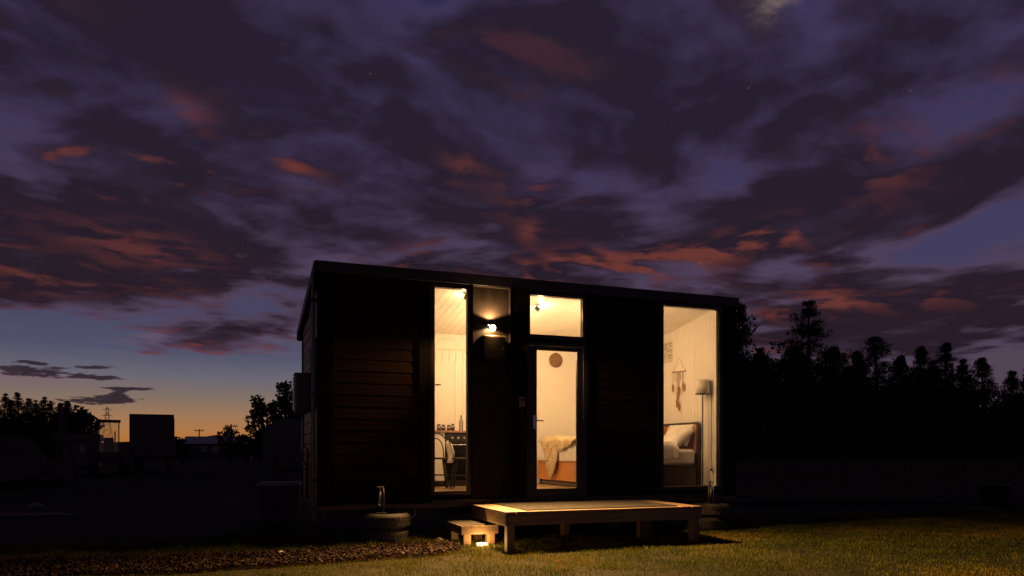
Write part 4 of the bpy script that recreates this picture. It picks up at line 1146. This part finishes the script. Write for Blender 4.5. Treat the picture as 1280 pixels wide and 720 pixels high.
def build_lawn():
    N = 560000
    x = RNG.uniform(-6.0, 15.5, N); y = -6.2 + (RNG.uniform(0, 1, N) ** 0.85) * 7.4
    # only where the camera (or one a step aside) could see: drop what lies far behind the frame's lower edge
    d = (x - CAM_X) * 0.3502 + (y - CAM_Y) * 0.9367; r = (x - CAM_X) * 0.9367 - (y - CAM_Y) * 0.3502
    keep = (d > 5.6) & (np.abs(r) < d * 0.78 + 0.5)
    edge = (patch_noise(x, y, 3, 3.0) - 0.5) * 0.22
    mul = in_poly(x, y + edge, MULCH)
    keep &= ~(mul & (RNG.uniform(0, 1, N) > 0.05))
    under = (x > 0.15) & (x < 6.2) & (y > 0.05)
    keep &= ~(under & (RNG.uniform(0, 1, N) > 0.1))
    p1 = patch_noise(x, y, 5, 0.9); p2 = patch_noise(x, y, 6, 3.1); p3 = patch_noise(x, y, 8, 9.0)
    dens = 0.55 + 0.45 * p2 + 0.25 * (p1 - 0.5)
    keep &= RNG.uniform(0, 1, N) < dens
    x, y, p1, p2, p3 = x[keep], y[keep], p1[keep], p2[keep], p3[keep]
    n = len(x)
    h = RNG.uniform(0.014, 0.034, n) * (0.55 + 1.0 * p2)
    strip = (y > -0.62) & (x < 1.5)
    h = np.where(strip, h * 2.0, h)
    w = RNG.uniform(0.0032, 0.0062, n)
    tint = np.clip(RNG.normal(0.31, 0.19, n) + (p1 - 0.5) * 0.8 + (p3 - 0.5) * 0.5, 0, 1)
    o = blades('lawn', x, y, h, w, tint)
    o['label'] = 'short mown lawn in front of the house, lit warm by the wall light'; o['category'] = 'grass'
build_lawn()

def build_mulch():
    n = 14000
    x = RNG.uniform(-5.2, 1.7, n); y = RNG.uniform(-1.95, -0.2, n)
    e = (patch_noise(x, y, 3, 3.0) - 0.5) * 0.22
    k = in_poly(x, y + e, MULCH); x, y = x[k], y[k]; n = len(x)
    L = RNG.uniform(0.012, 0.038, n) * RNG.choice([1, 1, 1, 1.6], n); Wd = L * RNG.uniform(0.3, 0.6, n); T = RNG.uniform(0.004, 0.011, n)
    rz = RNG.uniform(0, 2 * np.pi, n); tx, ty = RNG.normal(0, 0.38, n), RNG.normal(0, 0.38, n)
    z = 0.012 + RNG.uniform(0, 0.03, n) + (patch_noise(x, y, 12, 5.0)) * 0.03
    c = np.array([[-1, -1, -1], [1, -0.8, -1], [0.9, 1, -1], [-0.8, 0.7, -1], [-1, -1, 1], [1, -0.8, 1], [0.9, 1, 1], [-0.8, 0.7, 1]], float)
    P = c[None] * np.stack([L / 2, Wd / 2, T / 2], 1)[:, None]
    P += RNG.normal(0, 0.0025, P.shape)
    cz, sz = np.cos(rz)[:, None], np.sin(rz)[:, None]
    X, Y = P[..., 0] * cz - P[..., 1] * sz, P[..., 0] * sz + P[..., 1] * cz
    Z = P[..., 2] + X * tx[:, None] + Y * ty[:, None]
    V = np.stack([X + x[:, None], Y + y[:, None], Z + z[:, None]], 2).reshape(-1, 3)
    q = np.array([[0, 3, 2, 1], [4, 5, 6, 7], [0, 1, 5, 4], [1, 2, 6, 5], [2, 3, 7, 6], [3, 0, 4, 7]])
    F = ((np.arange(n) * 8)[:, None, None] + q[None]).reshape(-1)
    me = np_mesh('bark_mulch', V, F, np.arange(n * 6) * 4, M['bark'])
    point_attr(me, 'tint', np.repeat(np.clip(RNG.normal(0.25, 0.20, n), 0, 1), 8))
    o = link_mesh('bark_mulch', me); o['kind'] = 'stuff'; o['label'] = 'strip of brown bark mulch in front of the left end of the house'; o['category'] = 'mulch'
    # the soil of the bed
    bm = bmesh.new(); vs = [bm.verts.new((a, b, 0.006)) for a, b in MULCH]; bm.faces.new(vs)
    me = bpy.data.meshes.new('garden_bed'); bm.to_mesh(me); bm.free()
    o = link_mesh('garden_bed', me, mat('dark_soil', (0.006, 0.004, 0.003), (0.014, 0.008, 0.005), 0.95, (20, 20, 20), 6, 0.01, (40, 40, 40), spec=0.0)); o['kind'] = 'structure'
build_mulch()

# weeds under and around the tyres / deck
def tuft(x, y, s, n, label):
    a = RNG.uniform(0, 2 * np.pi, n); r = RNG.uniform(0, s, n) ** 0.8
    o = blades('grass_tuft', x + np.cos(a) * r * 0.6, y + np.sin(a) * r * 0.6, RNG.uniform(0.05, 0.13, n), RNG.uniform(0.004, 0.007, n), np.clip(RNG.normal(0.35, 0.2, n), 0, 1))
    del o['kind']; tag(o, label, 'grass tuft', 'rough grass tufts')
tuft(1.18, -0.35, 0.16, 160, 'long grass tuft beside the left tyre stack')
tuft(0.55, -0.62, 0.06, 60, 'thin grass tuft in front of the left tyre stack')
tuft(5.35, -0.30, 0.15, 140, 'long grass tuft left of the right tyre stack')
tuft(6.25, -0.20, 0.15, 140, 'long grass tuft right of the right tyre stack')

# ================================================================== trees
M['needles'] = attr_mat('dark_foliage', [(0.0, (0.016, 0.024, 0.008)), (0.6, (0.034, 0.046, 0.014)), (1.0, (0.070, 0.075, 0.026))], 0.7)
M['trunk'] = mat('pine_bark', (0.035, 0.024, 0.017), (0.075, 0.054, 0.04), 0.95, (3, 3, 1), 7, 0.02, (8, 8, 2))

def leaf_cloud(centres, sizes, per, lsize, rs, spread=1.0, up=0.25, narrow=0.34):
    """many small bent leaf / needle-spray faces round each centre"""
    C = np.repeat(np.asarray(centres, float), per, 0); Sz = np.repeat(np.asarray(sizes, float), per)
    n = len(C); d = rs.normal(0, 1, (n, 3)); d /= np.linalg.norm(d, axis=1)[:, None] + 1e-9
    d[:, 2] = d[:, 2] * 0.8 + up; rr = rs.uniform(0.05, 1, n) ** 0.5
    p = C + d * (Sz * rr * spread)[:, None]
    L = rs.uniform(0.6, 1.3, n) * lsize * np.clip(Sz / lsize, 0.35, 1.0)
    side = np.cross(d, rs.normal(0, 1, (n, 3))); side /= np.linalg.norm(side, axis=1)[:, None] + 1e-9
    tip = p + d * L[:, None]; mid = p + d * (L * 0.5)[:, None]
    w = (L * narrow)[:, None] * side
    V = np.stack([p, mid + w, tip, mid - w], 1).reshape(-1, 3)
    return V, rs.uniform(0, 1, n)

def tree_obj(name, label, group, loc, trunk_pts, trunk_r, limbs, V, tint, cat='tree'):
    t = thing(name, label, cat, loc, 0, group)
    m = MB(); m.tube(trunk_pts, trunk_r, 8)
    m.build('trunk', M['trunk'], t)
    if limbs:
        m = MB()
        for a, b, r0 in limbs:
            a, b = Vector(a), Vector(b); mid = (a + b) / 2 + Vector((0, 0, (b - a).length * 0.06))
            m.tube([a, mid, b], [r0, r0 * 0.7, r0 * 0.25], 5)
        m.build('limbs', M['trunk'], t)['kind'] = 'stuff'
    n = len(V) // 4
    me = np_mesh('crown', V, np.arange(n * 4), np.arange(n) * 4, M['needles'])
    point_attr(me, 'tint', np.repeat(tint, 4))
    link_mesh('crown', me, None, t)
    return t

def pine(name, label, group, loc, H, R, seed, per=26, lsize=0.24, low=0.12, gap=0.0, whorls=13, prof=None, z_sink=0.1):
    rs = np.random.default_rng(seed); limbs, cen, siz = [], [], []
    bend = rs.uniform(-0.25, 0.25, 2)
    tp = lambda f: Vector((bend[0] * f * f * R * 0.5, bend[1] * f * f * R * 0.5, f * H - z_sink))
    prof = prof or (lambda f: (1 - f) ** 0.9 * (0.75 + 0.25 * min(1, f / 0.2)) * 1.1)
    for i in range(whorls):
        f = low + (1 - low) * (i + rs.uniform(-0.3, 0.3)) / whorls
        f = min(max(f, low), 0.985)
        nb = rs.integers(4, 8)
        for k in range(nb):
            if rs.uniform() < gap * (1 - f): continue
            a = 2 * math.pi * (k + rs.uniform(-0.35, 0.35)) / nb + i * 0.8
            L = R * prof(f) * rs.uniform(0.35, 1.25) + 0.03
            rise = rs.uniform(-0.05, 0.5) * (0.4 + 0.6 * f)
            p0 = tp(f); p1 = p0 + Vector((math.cos(a) * L, math.sin(a) * L, L * rise))
            limbs.append((p0, p1, 0.018 * H * (1 - f * 0.7) * 0.4))
            m = max(2, int(L / (lsize * 1.7)))
            for q in range(m):
                g = 0.35 + 0.65 * (q + 0.6) / m
                c = p0.lerp(p1, g) + Vector(rs.normal(0, 0.10 * L * 0.5, 3))
                cen.append(c); siz.append(lsize * rs.uniform(0.8, 1.5) * (0.40 + 0.75 * (1 - f)))
    for q in range(4):
        cen.append(tp(1.0) - Vector((0, 0, lsize * (0.9 + 0.8 * q)))); siz.append(lsize * (0.12 + 0.13 * q))
    V, tint = leaf_cloud(cen, siz, per, lsize * 1.1, rs, up=0.30, narrow=0.13)
    pts = [tp(f) for f in (0, 0.15, 0.35, 0.6, 0.8, 1.0)]
    r0 = 0.028 * H
    return tree_obj(name, label, group, loc, pts, [r0 * 1.2, r0, r0 * 0.8, r0 * 0.5, r0 * 0.28, 0.02], limbs, V, tint)

def broadleaf(name, label, group, loc, H, R, seed, lobes=26, per=70, lsize=0.16, base=0.28, cat='tree', stretch=1.0):
    rs = np.random.default_rng(seed); cen, siz, limbs = [], [], []
    for i in range(lobes):
        d = rs.normal(0, 1, 3); d /= np.linalg.norm(d); rr = rs.uniform(0.25, 1) ** 0.6
        h0 = H * (base + (1 - base) / 2); hv = H * (1 - base) / 2
        c = Vector((d[0] * R * rr * 0.86, d[1] * R * rr * 0.86, h0 + d[2] * hv * rr * 0.9 * stretch))
        cen.append(c); siz.append(R * rs.uniform(0.14, 0.30))
        limbs.append((Vector((0, 0, H * base * rs.uniform(0.7, 1.4))), c, 0.012 * H))
    V, tint = leaf_cloud(cen, siz, per, lsize, rs, up=0.12, narrow=0.42)
    return tree_obj(name, label, group, loc, [(0, 0, -0.15), (0, 0, H * base * 0.6), (0.03 * H, 0, H * base * 1.3), (0.02, 0.02 * H, H * 0.75)], [0.035 * H, 0.028 * H, 0.022 * H, 0.006 * H], limbs, V, tint, cat)

def at(px, py, d):
    """point in the direction of a photo pixel at a chosen distance along the view (metres)"""
    u, v = (px - 640) / 911.0, (565 - py) / 911.0
    return CAM_X + d * (0.9367 * u + 0.3502), CAM_Y + d * (0.9367 - 0.3502 * u), CAM_Z + d * v

GR = 'pines standing behind the right-hand fence'
def right_trees():
    wide = lambda f: (1 - f) ** 0.85 * 1.05
    #     x     top  dist  R    seed  label
    L = [(918, 372, 33, 2.0, 51, 'dark pine just right of the house, partly hidden by its corner', None, 0.1),
         (1010, 372, 38, 3.7, 52, 'tallest dark pine right of the house, with a broad flat top', wide, 0.30),
         (1000, 430, 36, 2.4, 63, 'dark pine crowding the foot of the tallest pine', wide, 0.1),
         (958, 432, 40, 2.2, 53, 'low dark pine between the house corner and the tallest pine', None, 0.1),
         (1098, 416, 42, 3.3, 54, 'second tallest dark pine with open side branches', wide, 0.30),
         (1060, 455, 40, 2.0, 55, 'low pine filling the gap between the two tallest pines', None, 0.1),
         (1038, 428, 43, 2.3, 64, 'pine just behind the right shoulder of the tallest pine', wide, 0.05),
         (1076, 436, 46, 2.2, 65, 'pine just behind the left side of the second tallest pine', None, 0.05),
         (1124, 440, 45, 2.2, 66, 'pine just behind the right side of the second tallest pine', None, 0.05),
         (1164, 448, 50, 2.2, 67, 'pine filling the gap between the two slim pines', None, 0.05),
         (1146, 430, 46, 1.8, 56, 'slim dark pine right of the second tallest', wide, 0.2),
         (1181, 426, 45, 2.0, 57, 'round-topped slim pine, fourth from the right end of the row', wide, 0.3),
         (1207, 446, 48, 1.6, 58, 'small pine tucked between two slim pines', None, 0.1),
         (1230, 444, 48, 2.2, 59, 'spreading pine, third from the right end of the row', wide, 0.25),
         (1262, 462, 50, 2.0, 60, 'low pine, second from the right end of the row', None, 0.1),
         (1290, 458, 50, 2.2, 61, 'pine cut by the right edge of the picture', None, 0.15)]
    for px, py, d, R, seed, lab, pf, gap in L:
        x, y, z = at(px, py, d)
        pine('pine_tree', lab, GR, (x, y, -0.05), z, R * 1.18, seed, per=60, lsize=0.25, low=0.05, gap=gap * 0.6, whorls=27, prof=pf)
right_trees()
def undergrowth():
    rs = np.random.default_rng(77); cen, siz = [], []
    for i in range(760):
        f = rs.uniform(0, 1); x0, y0, _ = at(912, 560, 40); x1, y1, _ = at(1330, 560, 54)
        x, y = x0 + (x1 - x0) * f + rs.normal(0, 1.0), y0 + (y1 - y0) * f + rs.normal(0, 1.2)
        h = (5.2 - 1.5 * f) * (0.7 + 0.3 * math.sin(f * 31) * math.sin(f * 13 + 1))
        cen.append((x, y, rs.uniform(0.0, 1) * h)); siz.append(rs.uniform(0.35, 0.9))
    V, tint = leaf_cloud(cen, siz, 60, 0.26, rs, up=0.1, narrow=0.42)
    n = len(V) // 4
    me = np_mesh('undergrowth', V, np.arange(n * 4), np.arange(n) * 4, M['needles']); point_attr(me, 'tint', np.repeat(tint, 4))
    o = link_mesh('undergrowth', me); o['kind'] = 'stuff'; o['label'] = 'dark undergrowth at the foot of the pines'; o['category'] = 'undergrowth'
undergrowth()
GL = 'conifers of the shelter belt at far left'
def left_trees():
    tops = [(-12, 494), (4, 490), (16, 497), (24, 488), (33, 495), (43, 498), (52, 494), (62, 499), (72, 502), (83, 498)]
    for i, (px, py) in enumerate(tops):
        x, y, z = at(px, py, 100 + (i * 7) % 9)
        nm = ('first', 'second', 'third', 'fourth', 'fifth', 'sixth', 'seventh', 'eighth', 'ninth', 'tenth')[i]
        pine('conifer', 'dark conifer of the far left shelter belt, %s from the left edge' % nm, GL, (x, y, -0.1), z, 3.3, 100 + i, per=64, lsize=0.27, low=0.04, gap=0.0, whorls=26,
             prof=lambda f: (1 - f) ** 0.9)
    for px, py, R, s, lab in ((99, 503, 1.9, 31, 'round dark tree at the right end of the shelter belt, left of two'), (108, 508, 1.7, 32, 'round dark tree at the right end of the shelter belt, right of two')):
        x, y, z = at(px, py, 92)
        broadleaf('round_tree', lab, 'round trees ending the shelter belt', (x, y, -0.1), z, R, s, 40, 60, 0.34, 0.1)
    x, y, z = at(333, 480, 60); broadleaf('leafy_tree', 'left half of the twin leafy tree left of the house', 'twin leafy trees left of the house', (x, y, -0.1), z - 0.3, 1.55, 41, 46, 70, 0.22, 0.2)
    x, y, z = at(361, 471, 60); broadleaf('leafy_tree', 'taller right half of the twin leafy tree left of the house', 'twin leafy trees left of the house', (x, y, -0.1), z, 1.55, 42, 46, 70, 0.22, 0.2)
    for px, py, R, s, lab in ((287, 533, 1.3, 43, 'small round bush below the right power pole'), (309, 531, 1.8, 44, 'round bush left of the twin leafy tree'), (228, 547, 1.5, 45, 'low dark bush beside the box truck'), (325, 538, 1.4, 46, 'low bush at the foot of the twin leafy tree')):
        x, y, z = at(px, py, 75); broadleaf('bush', lab, 'bushes on the far left', (x, y, -0.1), z, R, s, 22, 60, 0.24, 0.05, 'bush')
left_trees()

# ================================================================== far things
def look(px, d):
    x, y, _ = at(px, 565, d); return x, y
def box_truck():
    x, y = look(190, 45)
    t = thing('box_truck', 'dark box truck parked on the far left field against the sunset', 'truck', (x, y, -0.05), RAD(4))
    dk = mat('dark_truck_paint', (0.03, 0.03, 0.032), (0.05, 0.048, 0.046), 0.5, (1, 1, 1), 4)
    MB().box(-1.23, 1.23, 0.0, 6.0, 0.95, 3.52, 0.02).build('cargo_box', dk, t)
    for s in (-1.24, 1.18): MB().box(s, s + 0.06, -0.05, 0.02, 0.95, 3.56, 0.01).build('corner_post', M['dark_steel'], t)
    MB().box(-1.23, 1.23, -0.05, 0.0, 3.46, 3.56, 0.01).build('rear_header', M['dark_steel'], t)
    for s in (-1.16, 0.02): MB().box(s, s + 1.14, -0.03, -0.005, 1.0, 3.44, 0.01).build('rear_door', dk, t)
    MB().box(-0.5, 0.5, 0.1, 7.6, 0.6, 0.94).build('chassis', M['dark_steel'], t)
    MB().prism([(6.2, 0.7), (7.9, 0.7), (7.9, 1.7), (7.5, 2.6), (6.2, 2.7)], lambda p: (-1.1, p[0], p[1]), lambda p: (1.1, p[0], p[1])).build('cab', dk, t)
    for s in (-1, 1):
        MB().box(s * 1.30 - 0.10, s * 1.30 + 0.10, 7.30, 7.36, 1.7, 2.35, 0.02).build('mirror', M['dark_steel'], t)
        MB().tube([(s * 1.1, 7.33, 2.2), (s * 1.3, 7.33, 2.2)], 0.02, 6).build('mirror_arm', M['dark_steel'], t)
        for yy in (1.2, 6.9): MB().tube([(s * 0.75, yy, 0.45), (s * 1.12, yy, 0.45)], 0.46, 20).build('wheel', M['rubber'], t)
    MB().box(-1.3, 1.3, -0.02, 0.05, 0.55, 0.72, 0.01).build('bumper', M['dark_steel'], t)
box_truck()
def tractor():
    x, y = look(136, 40)
    t = thing('tractor', 'dark tractor with the sunset glowing through its cab windows', 'tractor', (x, y, -0.05), RAD(8))
    dk = M['dark_steel']
    for sx in (-0.50, 0.46):
        for sy in (-0.55, 0.50): MB().box(sx, sx + 0.055, sy, sy + 0.055, 1.2, 2.86, 0.008).build('cab_pillar', dk, t)
    MB().box(-0.58, 0.58, -0.62, 0.62, 2.86, 2.98, 0.03).build('cab_roof', dk, t)
    MB().box(-0.55, 0.55, -0.60, 0.60, 0.7, 1.22, 0.03).build('cab_floor', dk, t)
    for sy in (-0.54, 0.53): MB().box(-0.45, 0.46, sy, sy + 0.008, 1.22, 2.86).build('cab_window', M['glass'], t)
    for sx in (-0.49, 0.48): MB().box(sx, sx + 0.008, -0.50, 0.50, 1.22, 2.86).build('cab_window', M['glass'], t)
    s = MB().box(-0.24, 0.24, -0.18, 0.28, 1.23, 1.42, 0.05); s.box(-0.24, 0.24, -0.26, -0.16, 1.42, 2.02, 0.05); s.build('driver_seat', dk, t)
    MB().tube([(0.05, 0.62, 1.2), (0.05, 0.42, 1.75)], 0.02, 6).build('steering_column', dk, t)
    MB().tube([(0.05 + 0.19 * math.cos(a), 0.42 + 0.06 * math.sin(a), 1.75 + 0.17 * math.sin(a)) for a in np.linspace(0, 6.283, 17)], 0.014, 6, False).build('steering_wheel', dk, t)
    MB().prism([(0.62, 0.8), (2.3, 0.8), (2.3, 1.35), (0.62, 1.6)], lambda p: (-0.38, p[0], p[1]), lambda p: (0.38, p[0], p[1])).build('bonnet', dk, t)
    MB().tube([(0.3, 1.3, 1.5), (0.3, 1.3, 2.4)], 0.035, 8).build('exhaust', dk, t)
    for s_ in (-1, 1):
        MB().tube([(s_ * 0.62, -0.2, 0.82), (s_ * 0.66, -0.2, 0.82), (s_ * 1.0, -0.2, 0.82), (s_ * 1.04, -0.2, 0.82)], [0.70, 0.84, 0.84, 0.70], 24).build('rear_wheel', M['rubber'], t)
        MB().tube([(s_ * 0.5, 1.9, 0.5), (s_ * 0.8, 1.9, 0.5)], 0.52, 20).build('front_wheel', M['rubber'], t)
tractor()
def far_van():
    x, y = look(-4, 26)
    t = thing('parked_van', 'dark parked van cut by the left edge of the picture', 'van', (x, y, -0.05), RAD(-62))
    pt = mat('van_paint', (0.02, 0.02, 0.022), (0.03, 0.03, 0.032), 0.35, (1, 1, 1), 3)
    MB().prism([(-2.2, 0.35), (2.2, 0.35), (2.25, 0.85), (1.35, 1.0), (0.75, 1.78), (-2.1, 1.85), (-2.25, 1.0)], lambda p: (-0.85, p[0], p[1]), lambda p: (0.85, p[0], p[1])).build('body', pt, t)
    MB().prism([(1.30, 1.07), (0.80, 1.73), (0.82, 1.74), (1.33, 1.08)], lambda p: (-0.74, p[0], p[1] + 0.012), lambda p: (0.74, p[0], p[1] + 0.012)).build('windscreen', M['glass'], t)
    for s in (-1, 1):
        MB().box(s * 0.855 - 0.004, s * 0.855 + 0.004, -1.9, 0.6, 1.08, 1.62).build('side_window', M['black_alu'], t)
        for yy in (-1.4, 1.4): MB().tube([(s * 0.70, yy, 0.33), (s * 0.88, yy, 0.33)], 0.33, 20).build('wheel', M['rubber'], t)
        MB().box(s * 0.62 - 0.12, s * 0.62 + 0.12, 2.2, 2.27, 0.68, 0.82, 0.01).build('headlight', M['grey_plastic'], t)
far_van()
def cottage():
    x, y = look(97, 62)
    t = thing('cottage', 'low pale farm building in front of the shelter belt', 'building', (x, y, -0.05), RAD(6))
    wl = mat('pale_weatherboard', (0.07, 0.065, 0.06), (0.09, 0.085, 0.08), 0.7, (0.5, 0.5, 6), 4)
    MB().box(-1.6, 1.6, 0, 4, 0, 2.2).build('wall', wl, t)
    MB().prism([(-1.8, 2.2), (1.8, 2.2), (1.7, 2.75), (-1.7, 2.75)], lambda p: (p[0], -0.2, p[1]), lambda p: (p[0], 4.2, p[1])).build('roof', wl, t)
    for x0 in (0.1, 0.8):
        w = MB().box(x0, x0 + 0.5, -0.04, -0.002, 1.1, 1.9, 0.01).build('window', M['dark_steel'], t)
        MB().box(x0 + 0.05, x0 + 0.45, -0.050, -0.042, 1.15, 1.85).build('pane', M['glass'], w)
cottage()
def arch_shed():
    x, y = look(357, 50)
    t = thing('arched_shed', 'dark arched farm shed in front of the twin leafy tree', 'shed', (x, y, -0.05), RAD(-14))
    sh = mat('dull_corrugated_iron', (0.05, 0.05, 0.055), (0.075, 0.075, 0.08), 0.5, (2, 2, 2), 4)
    prof = [(-1.55, 0.0)] + [(1.55 * math.cos(a), 1.9 + 1.6 * math.sin(a)) for a in np.linspace(math.pi, 0, 15)] + [(1.55, 0.0)]
    MB().prism(prof, lambda p: (p[0], 0, p[1]), lambda p: (p[0], 7, p[1])).build('shell', sh, t)
    m = MB()
    for k in range(12):
        yy = 0.2 + k * 0.6
        m.tube([(1.57 * math.cos(a), yy, 1.9 + 1.62 * math.sin(a)) for a in np.linspace(math.pi, 0, 13)], 0.03, 5)
    m.build('ribs', sh, t)
    MB().box(-0.8, 0.8, -0.05, -0.004, 0.0, 2.1, 0.01).build('shed_door', M['dark_steel'], t)
arch_shed()
def long_barn():
    x, y = look(270, 125)
    t = thing('long_barn', 'long low barn with a pale roof on the horizon between the power poles', 'barn', (x, y, 0), RAD(-10))
    rf = mat('pale_roof_iron', (0.22, 0.22, 0.23), (0.28, 0.28, 0.29), 0.5, (1, 1, 1), 3)
    MB().box(-5.2, 5.2, 0, 5, 0, 2.6).build('wall', M['dark_steel'], t)
    MB().prism([(-0.3, 2.6), (2.5, 3.9), (5.3, 2.6)], lambda p: (-5.4, p[0], p[1]), lambda p: (5.4, p[0], p[1])).build('roof', rf, t)
    for k in range(5): MB().box(-4.4 + k * 1.9, -3.3 + k * 1.9, -0.05, -0.004, 1.1, 2.2, 0.02).build('window', M['grey_plastic'], t)
long_barn()
def power_pole(px, d, H, label):
    x, y = look(px, d); t = thing('power_pole', label, 'power pole', (x, y, -0.1), RAD(10), 'power poles on the horizon')
    MB().tube([(0, 0, 0), (0, 0, H)], [0.26, 0.17], 8).build('pole', M['trunk'], t)
    MB().box(-1.5, 1.5, -0.1, 0.1, H - 0.75, H - 0.5).build('crossarm', M['trunk'], t)
    for s in (-1.35, -0.75, 0.75, 1.35): MB().tube([(s, 0, H - 0.5), (s, 0, H - 0.15)], 0.09, 6).build('insulator', M['dark_steel'], t)
power_pole(249, 250, 9.2, 'left power pole with a crossarm standing on the horizon')
power_pole(289, 190, 8.6, 'right power pole with a crossarm behind a small round bush')
def pylon():
    x, y = look(134, 440); t = thing('pylon', 'far lattice pylon above the tractor cab', 'pylon', (x, y, 0), RAD(20))
    m = MB(); H = 28.5; w = lambda z: 3.4 * (1 - z / H) ** 1.1 + 0.35
    for sx in (-1, 1):
        for sy in (-1, 1): m.tube([(sx * w(z), sy * w(z), z) for z in np.linspace(0, H, 8)], 0.13, 4)
    zs = np.linspace(0, H * 0.9, 9)
    for a, b in zip(zs, zs[1:]):
        for sy in (-1, 1):
            m.tube([(-w(a), sy * w(a), a), (w(b), sy * w(b), b)], 0.06, 4); m.tube([(w(a), sy * w(a), a), (-w(b), sy * w(b), b)], 0.06, 4)
    m.build('lattice_tower', M['dark_steel'], t)
    for z, L in ((H * 0.66, 4.6), (H * 0.80, 3.6), (H * 0.93, 2.6)): MB().tube([(-L, 0, z), (0, 0, z + 0.8), (L, 0, z)], [0.1, 0.25, 0.1], 5).build('arm', M['dark_steel'], t)
pylon()
def stay_post():
    x, y = look(76, 30); t = thing('stayed_post', 'tall dark timber post with a leaning brace at far left', 'post', (x, y, -0.1))
    MB().tube([(0, 0, 0), (0, 0, 3.3)], [0.11, 0.09], 8).build('post', M['trunk'], t)
    MB().tube([(0.05, 0, 2.8), (0.62, 0.1, 0.0)], 0.05, 8).build('brace', M['trunk'], t)
stay_post()
def hills():
    for nm, d, prof, seed in (('hills', 900, (150, 420), 5),):
        bm = bmesh.new(); A, B = [], []; f = vnoise(seed)
        for i in range(60):
            px = -120 + i * 26; x, y = look(px, d)
            h = 16 + 10 * math.exp(-((px - 275) / 55.0) ** 2) + 2.5 * f(i * 0.5, 2) + 1.5 * f(i * 1.3, 8)
            A.append(bm.verts.new((x, y, -1))); B.append(bm.verts.new((x * 1.25, y * 1.25, h)))
        top = [bm.verts.new((v.co.x * 1.2, v.co.y * 1.2, -1)) for v in B]
        for P_, Q in ((A, B), (B, top)):
            for i in range(59): bm.faces.new((P_[i], P_[i + 1], Q[i + 1], Q[i]))
        me = bpy.data.meshes.new(nm); bm.to_mesh(me); bm.free()
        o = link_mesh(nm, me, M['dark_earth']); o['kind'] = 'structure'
hills()
def left_fence():
    x0, y0 = look(225, 70); x1, y1 = look(330, 66)
    t = thing('paddock_fence', 'far post and rail fence left of the house', 'fence', (0, 0, 0))
    n = 9
    for i in range(n):
        f = i / (n - 1); x, y = x0 + (x1 - x0) * f, y0 + (y1 - y0) * f
        MB().box(x - 0.06, x + 0.06, y - 0.06, y + 0.06, -0.1, 1.25).build('post', M['trunk'], t)
    for z in (0.5, 0.85, 1.15): MB().tube([(x0, y0 - 0.09, z), (x1, y1 - 0.09, z)], 0.05, 4).build('rail', M['trunk'], t)
left_fence()
def right_fence():
    t = thing('board_fence', 'low dark board fence running across the right side below the pines', 'fence', (0, 0, 0))
    fm = mat('weathered_fence_board', (0.045, 0.033, 0.025), (0.07, 0.053, 0.042), 0.85, (1, 1, 14), 6, 0.002, (3, 3, 60))
    a = Vector((*look(900, 17.4), 0)); b = Vector((*look(1340, 18.4), 0)); L = (b - a).length; u = (b - a) / L; nrm = Vector((-u.y, u.x, 0))
    rz = math.atan2(u.y, u.x); n = 6; seg = L / n
    post = MB().box(-0.055, 0.055, -0.055, 0.055, -0.1, 0.98, 0.006).mesh('post')
    rail = MB().box(0.06, seg - 0.06, -0.075, -0.058, 0, 0.142, 0.004).mesh('board')
    cap = MB().box(0.002, seg - 0.002, -0.09, 0.07, 0.985, 1.015, 0.004).mesh('cap_rail')
    for i in range(n + 1):
        p = a + u * seg * i
        link_mesh('post', post, fm, t, p, (0, 0, rz))
        if i < n:
            for k in range(6): link_mesh('board', rail, fm, t, p + Vector((0, 0, 0.06 + k * 0.152)), (0, 0, rz))
            link_mesh('cap_rail', cap, fm, t, p, (0, 0, rz))
right_fence()
def trough():
    x, y = look(1243, 17.0)
    t = thing('water_trough', 'small dark plastic trough in front of the board fence at far right', 'trough', (x, y, -0.02), RAD(-20))
    MB().lathe([(0.26, 0.0), (0.31, 0.40), (0.33, 0.42), (0.33, 0.45), (0.29, 0.45), (0.24, 0.08), (0.0, 0.08)], 0, 0, 24).build('tub', M['dark_steel'], t)
    MB().lathe([(0.0, 0.36), (0.27, 0.36)], 0, 0, 20).build('water', M['black_alu'], t)
trough()
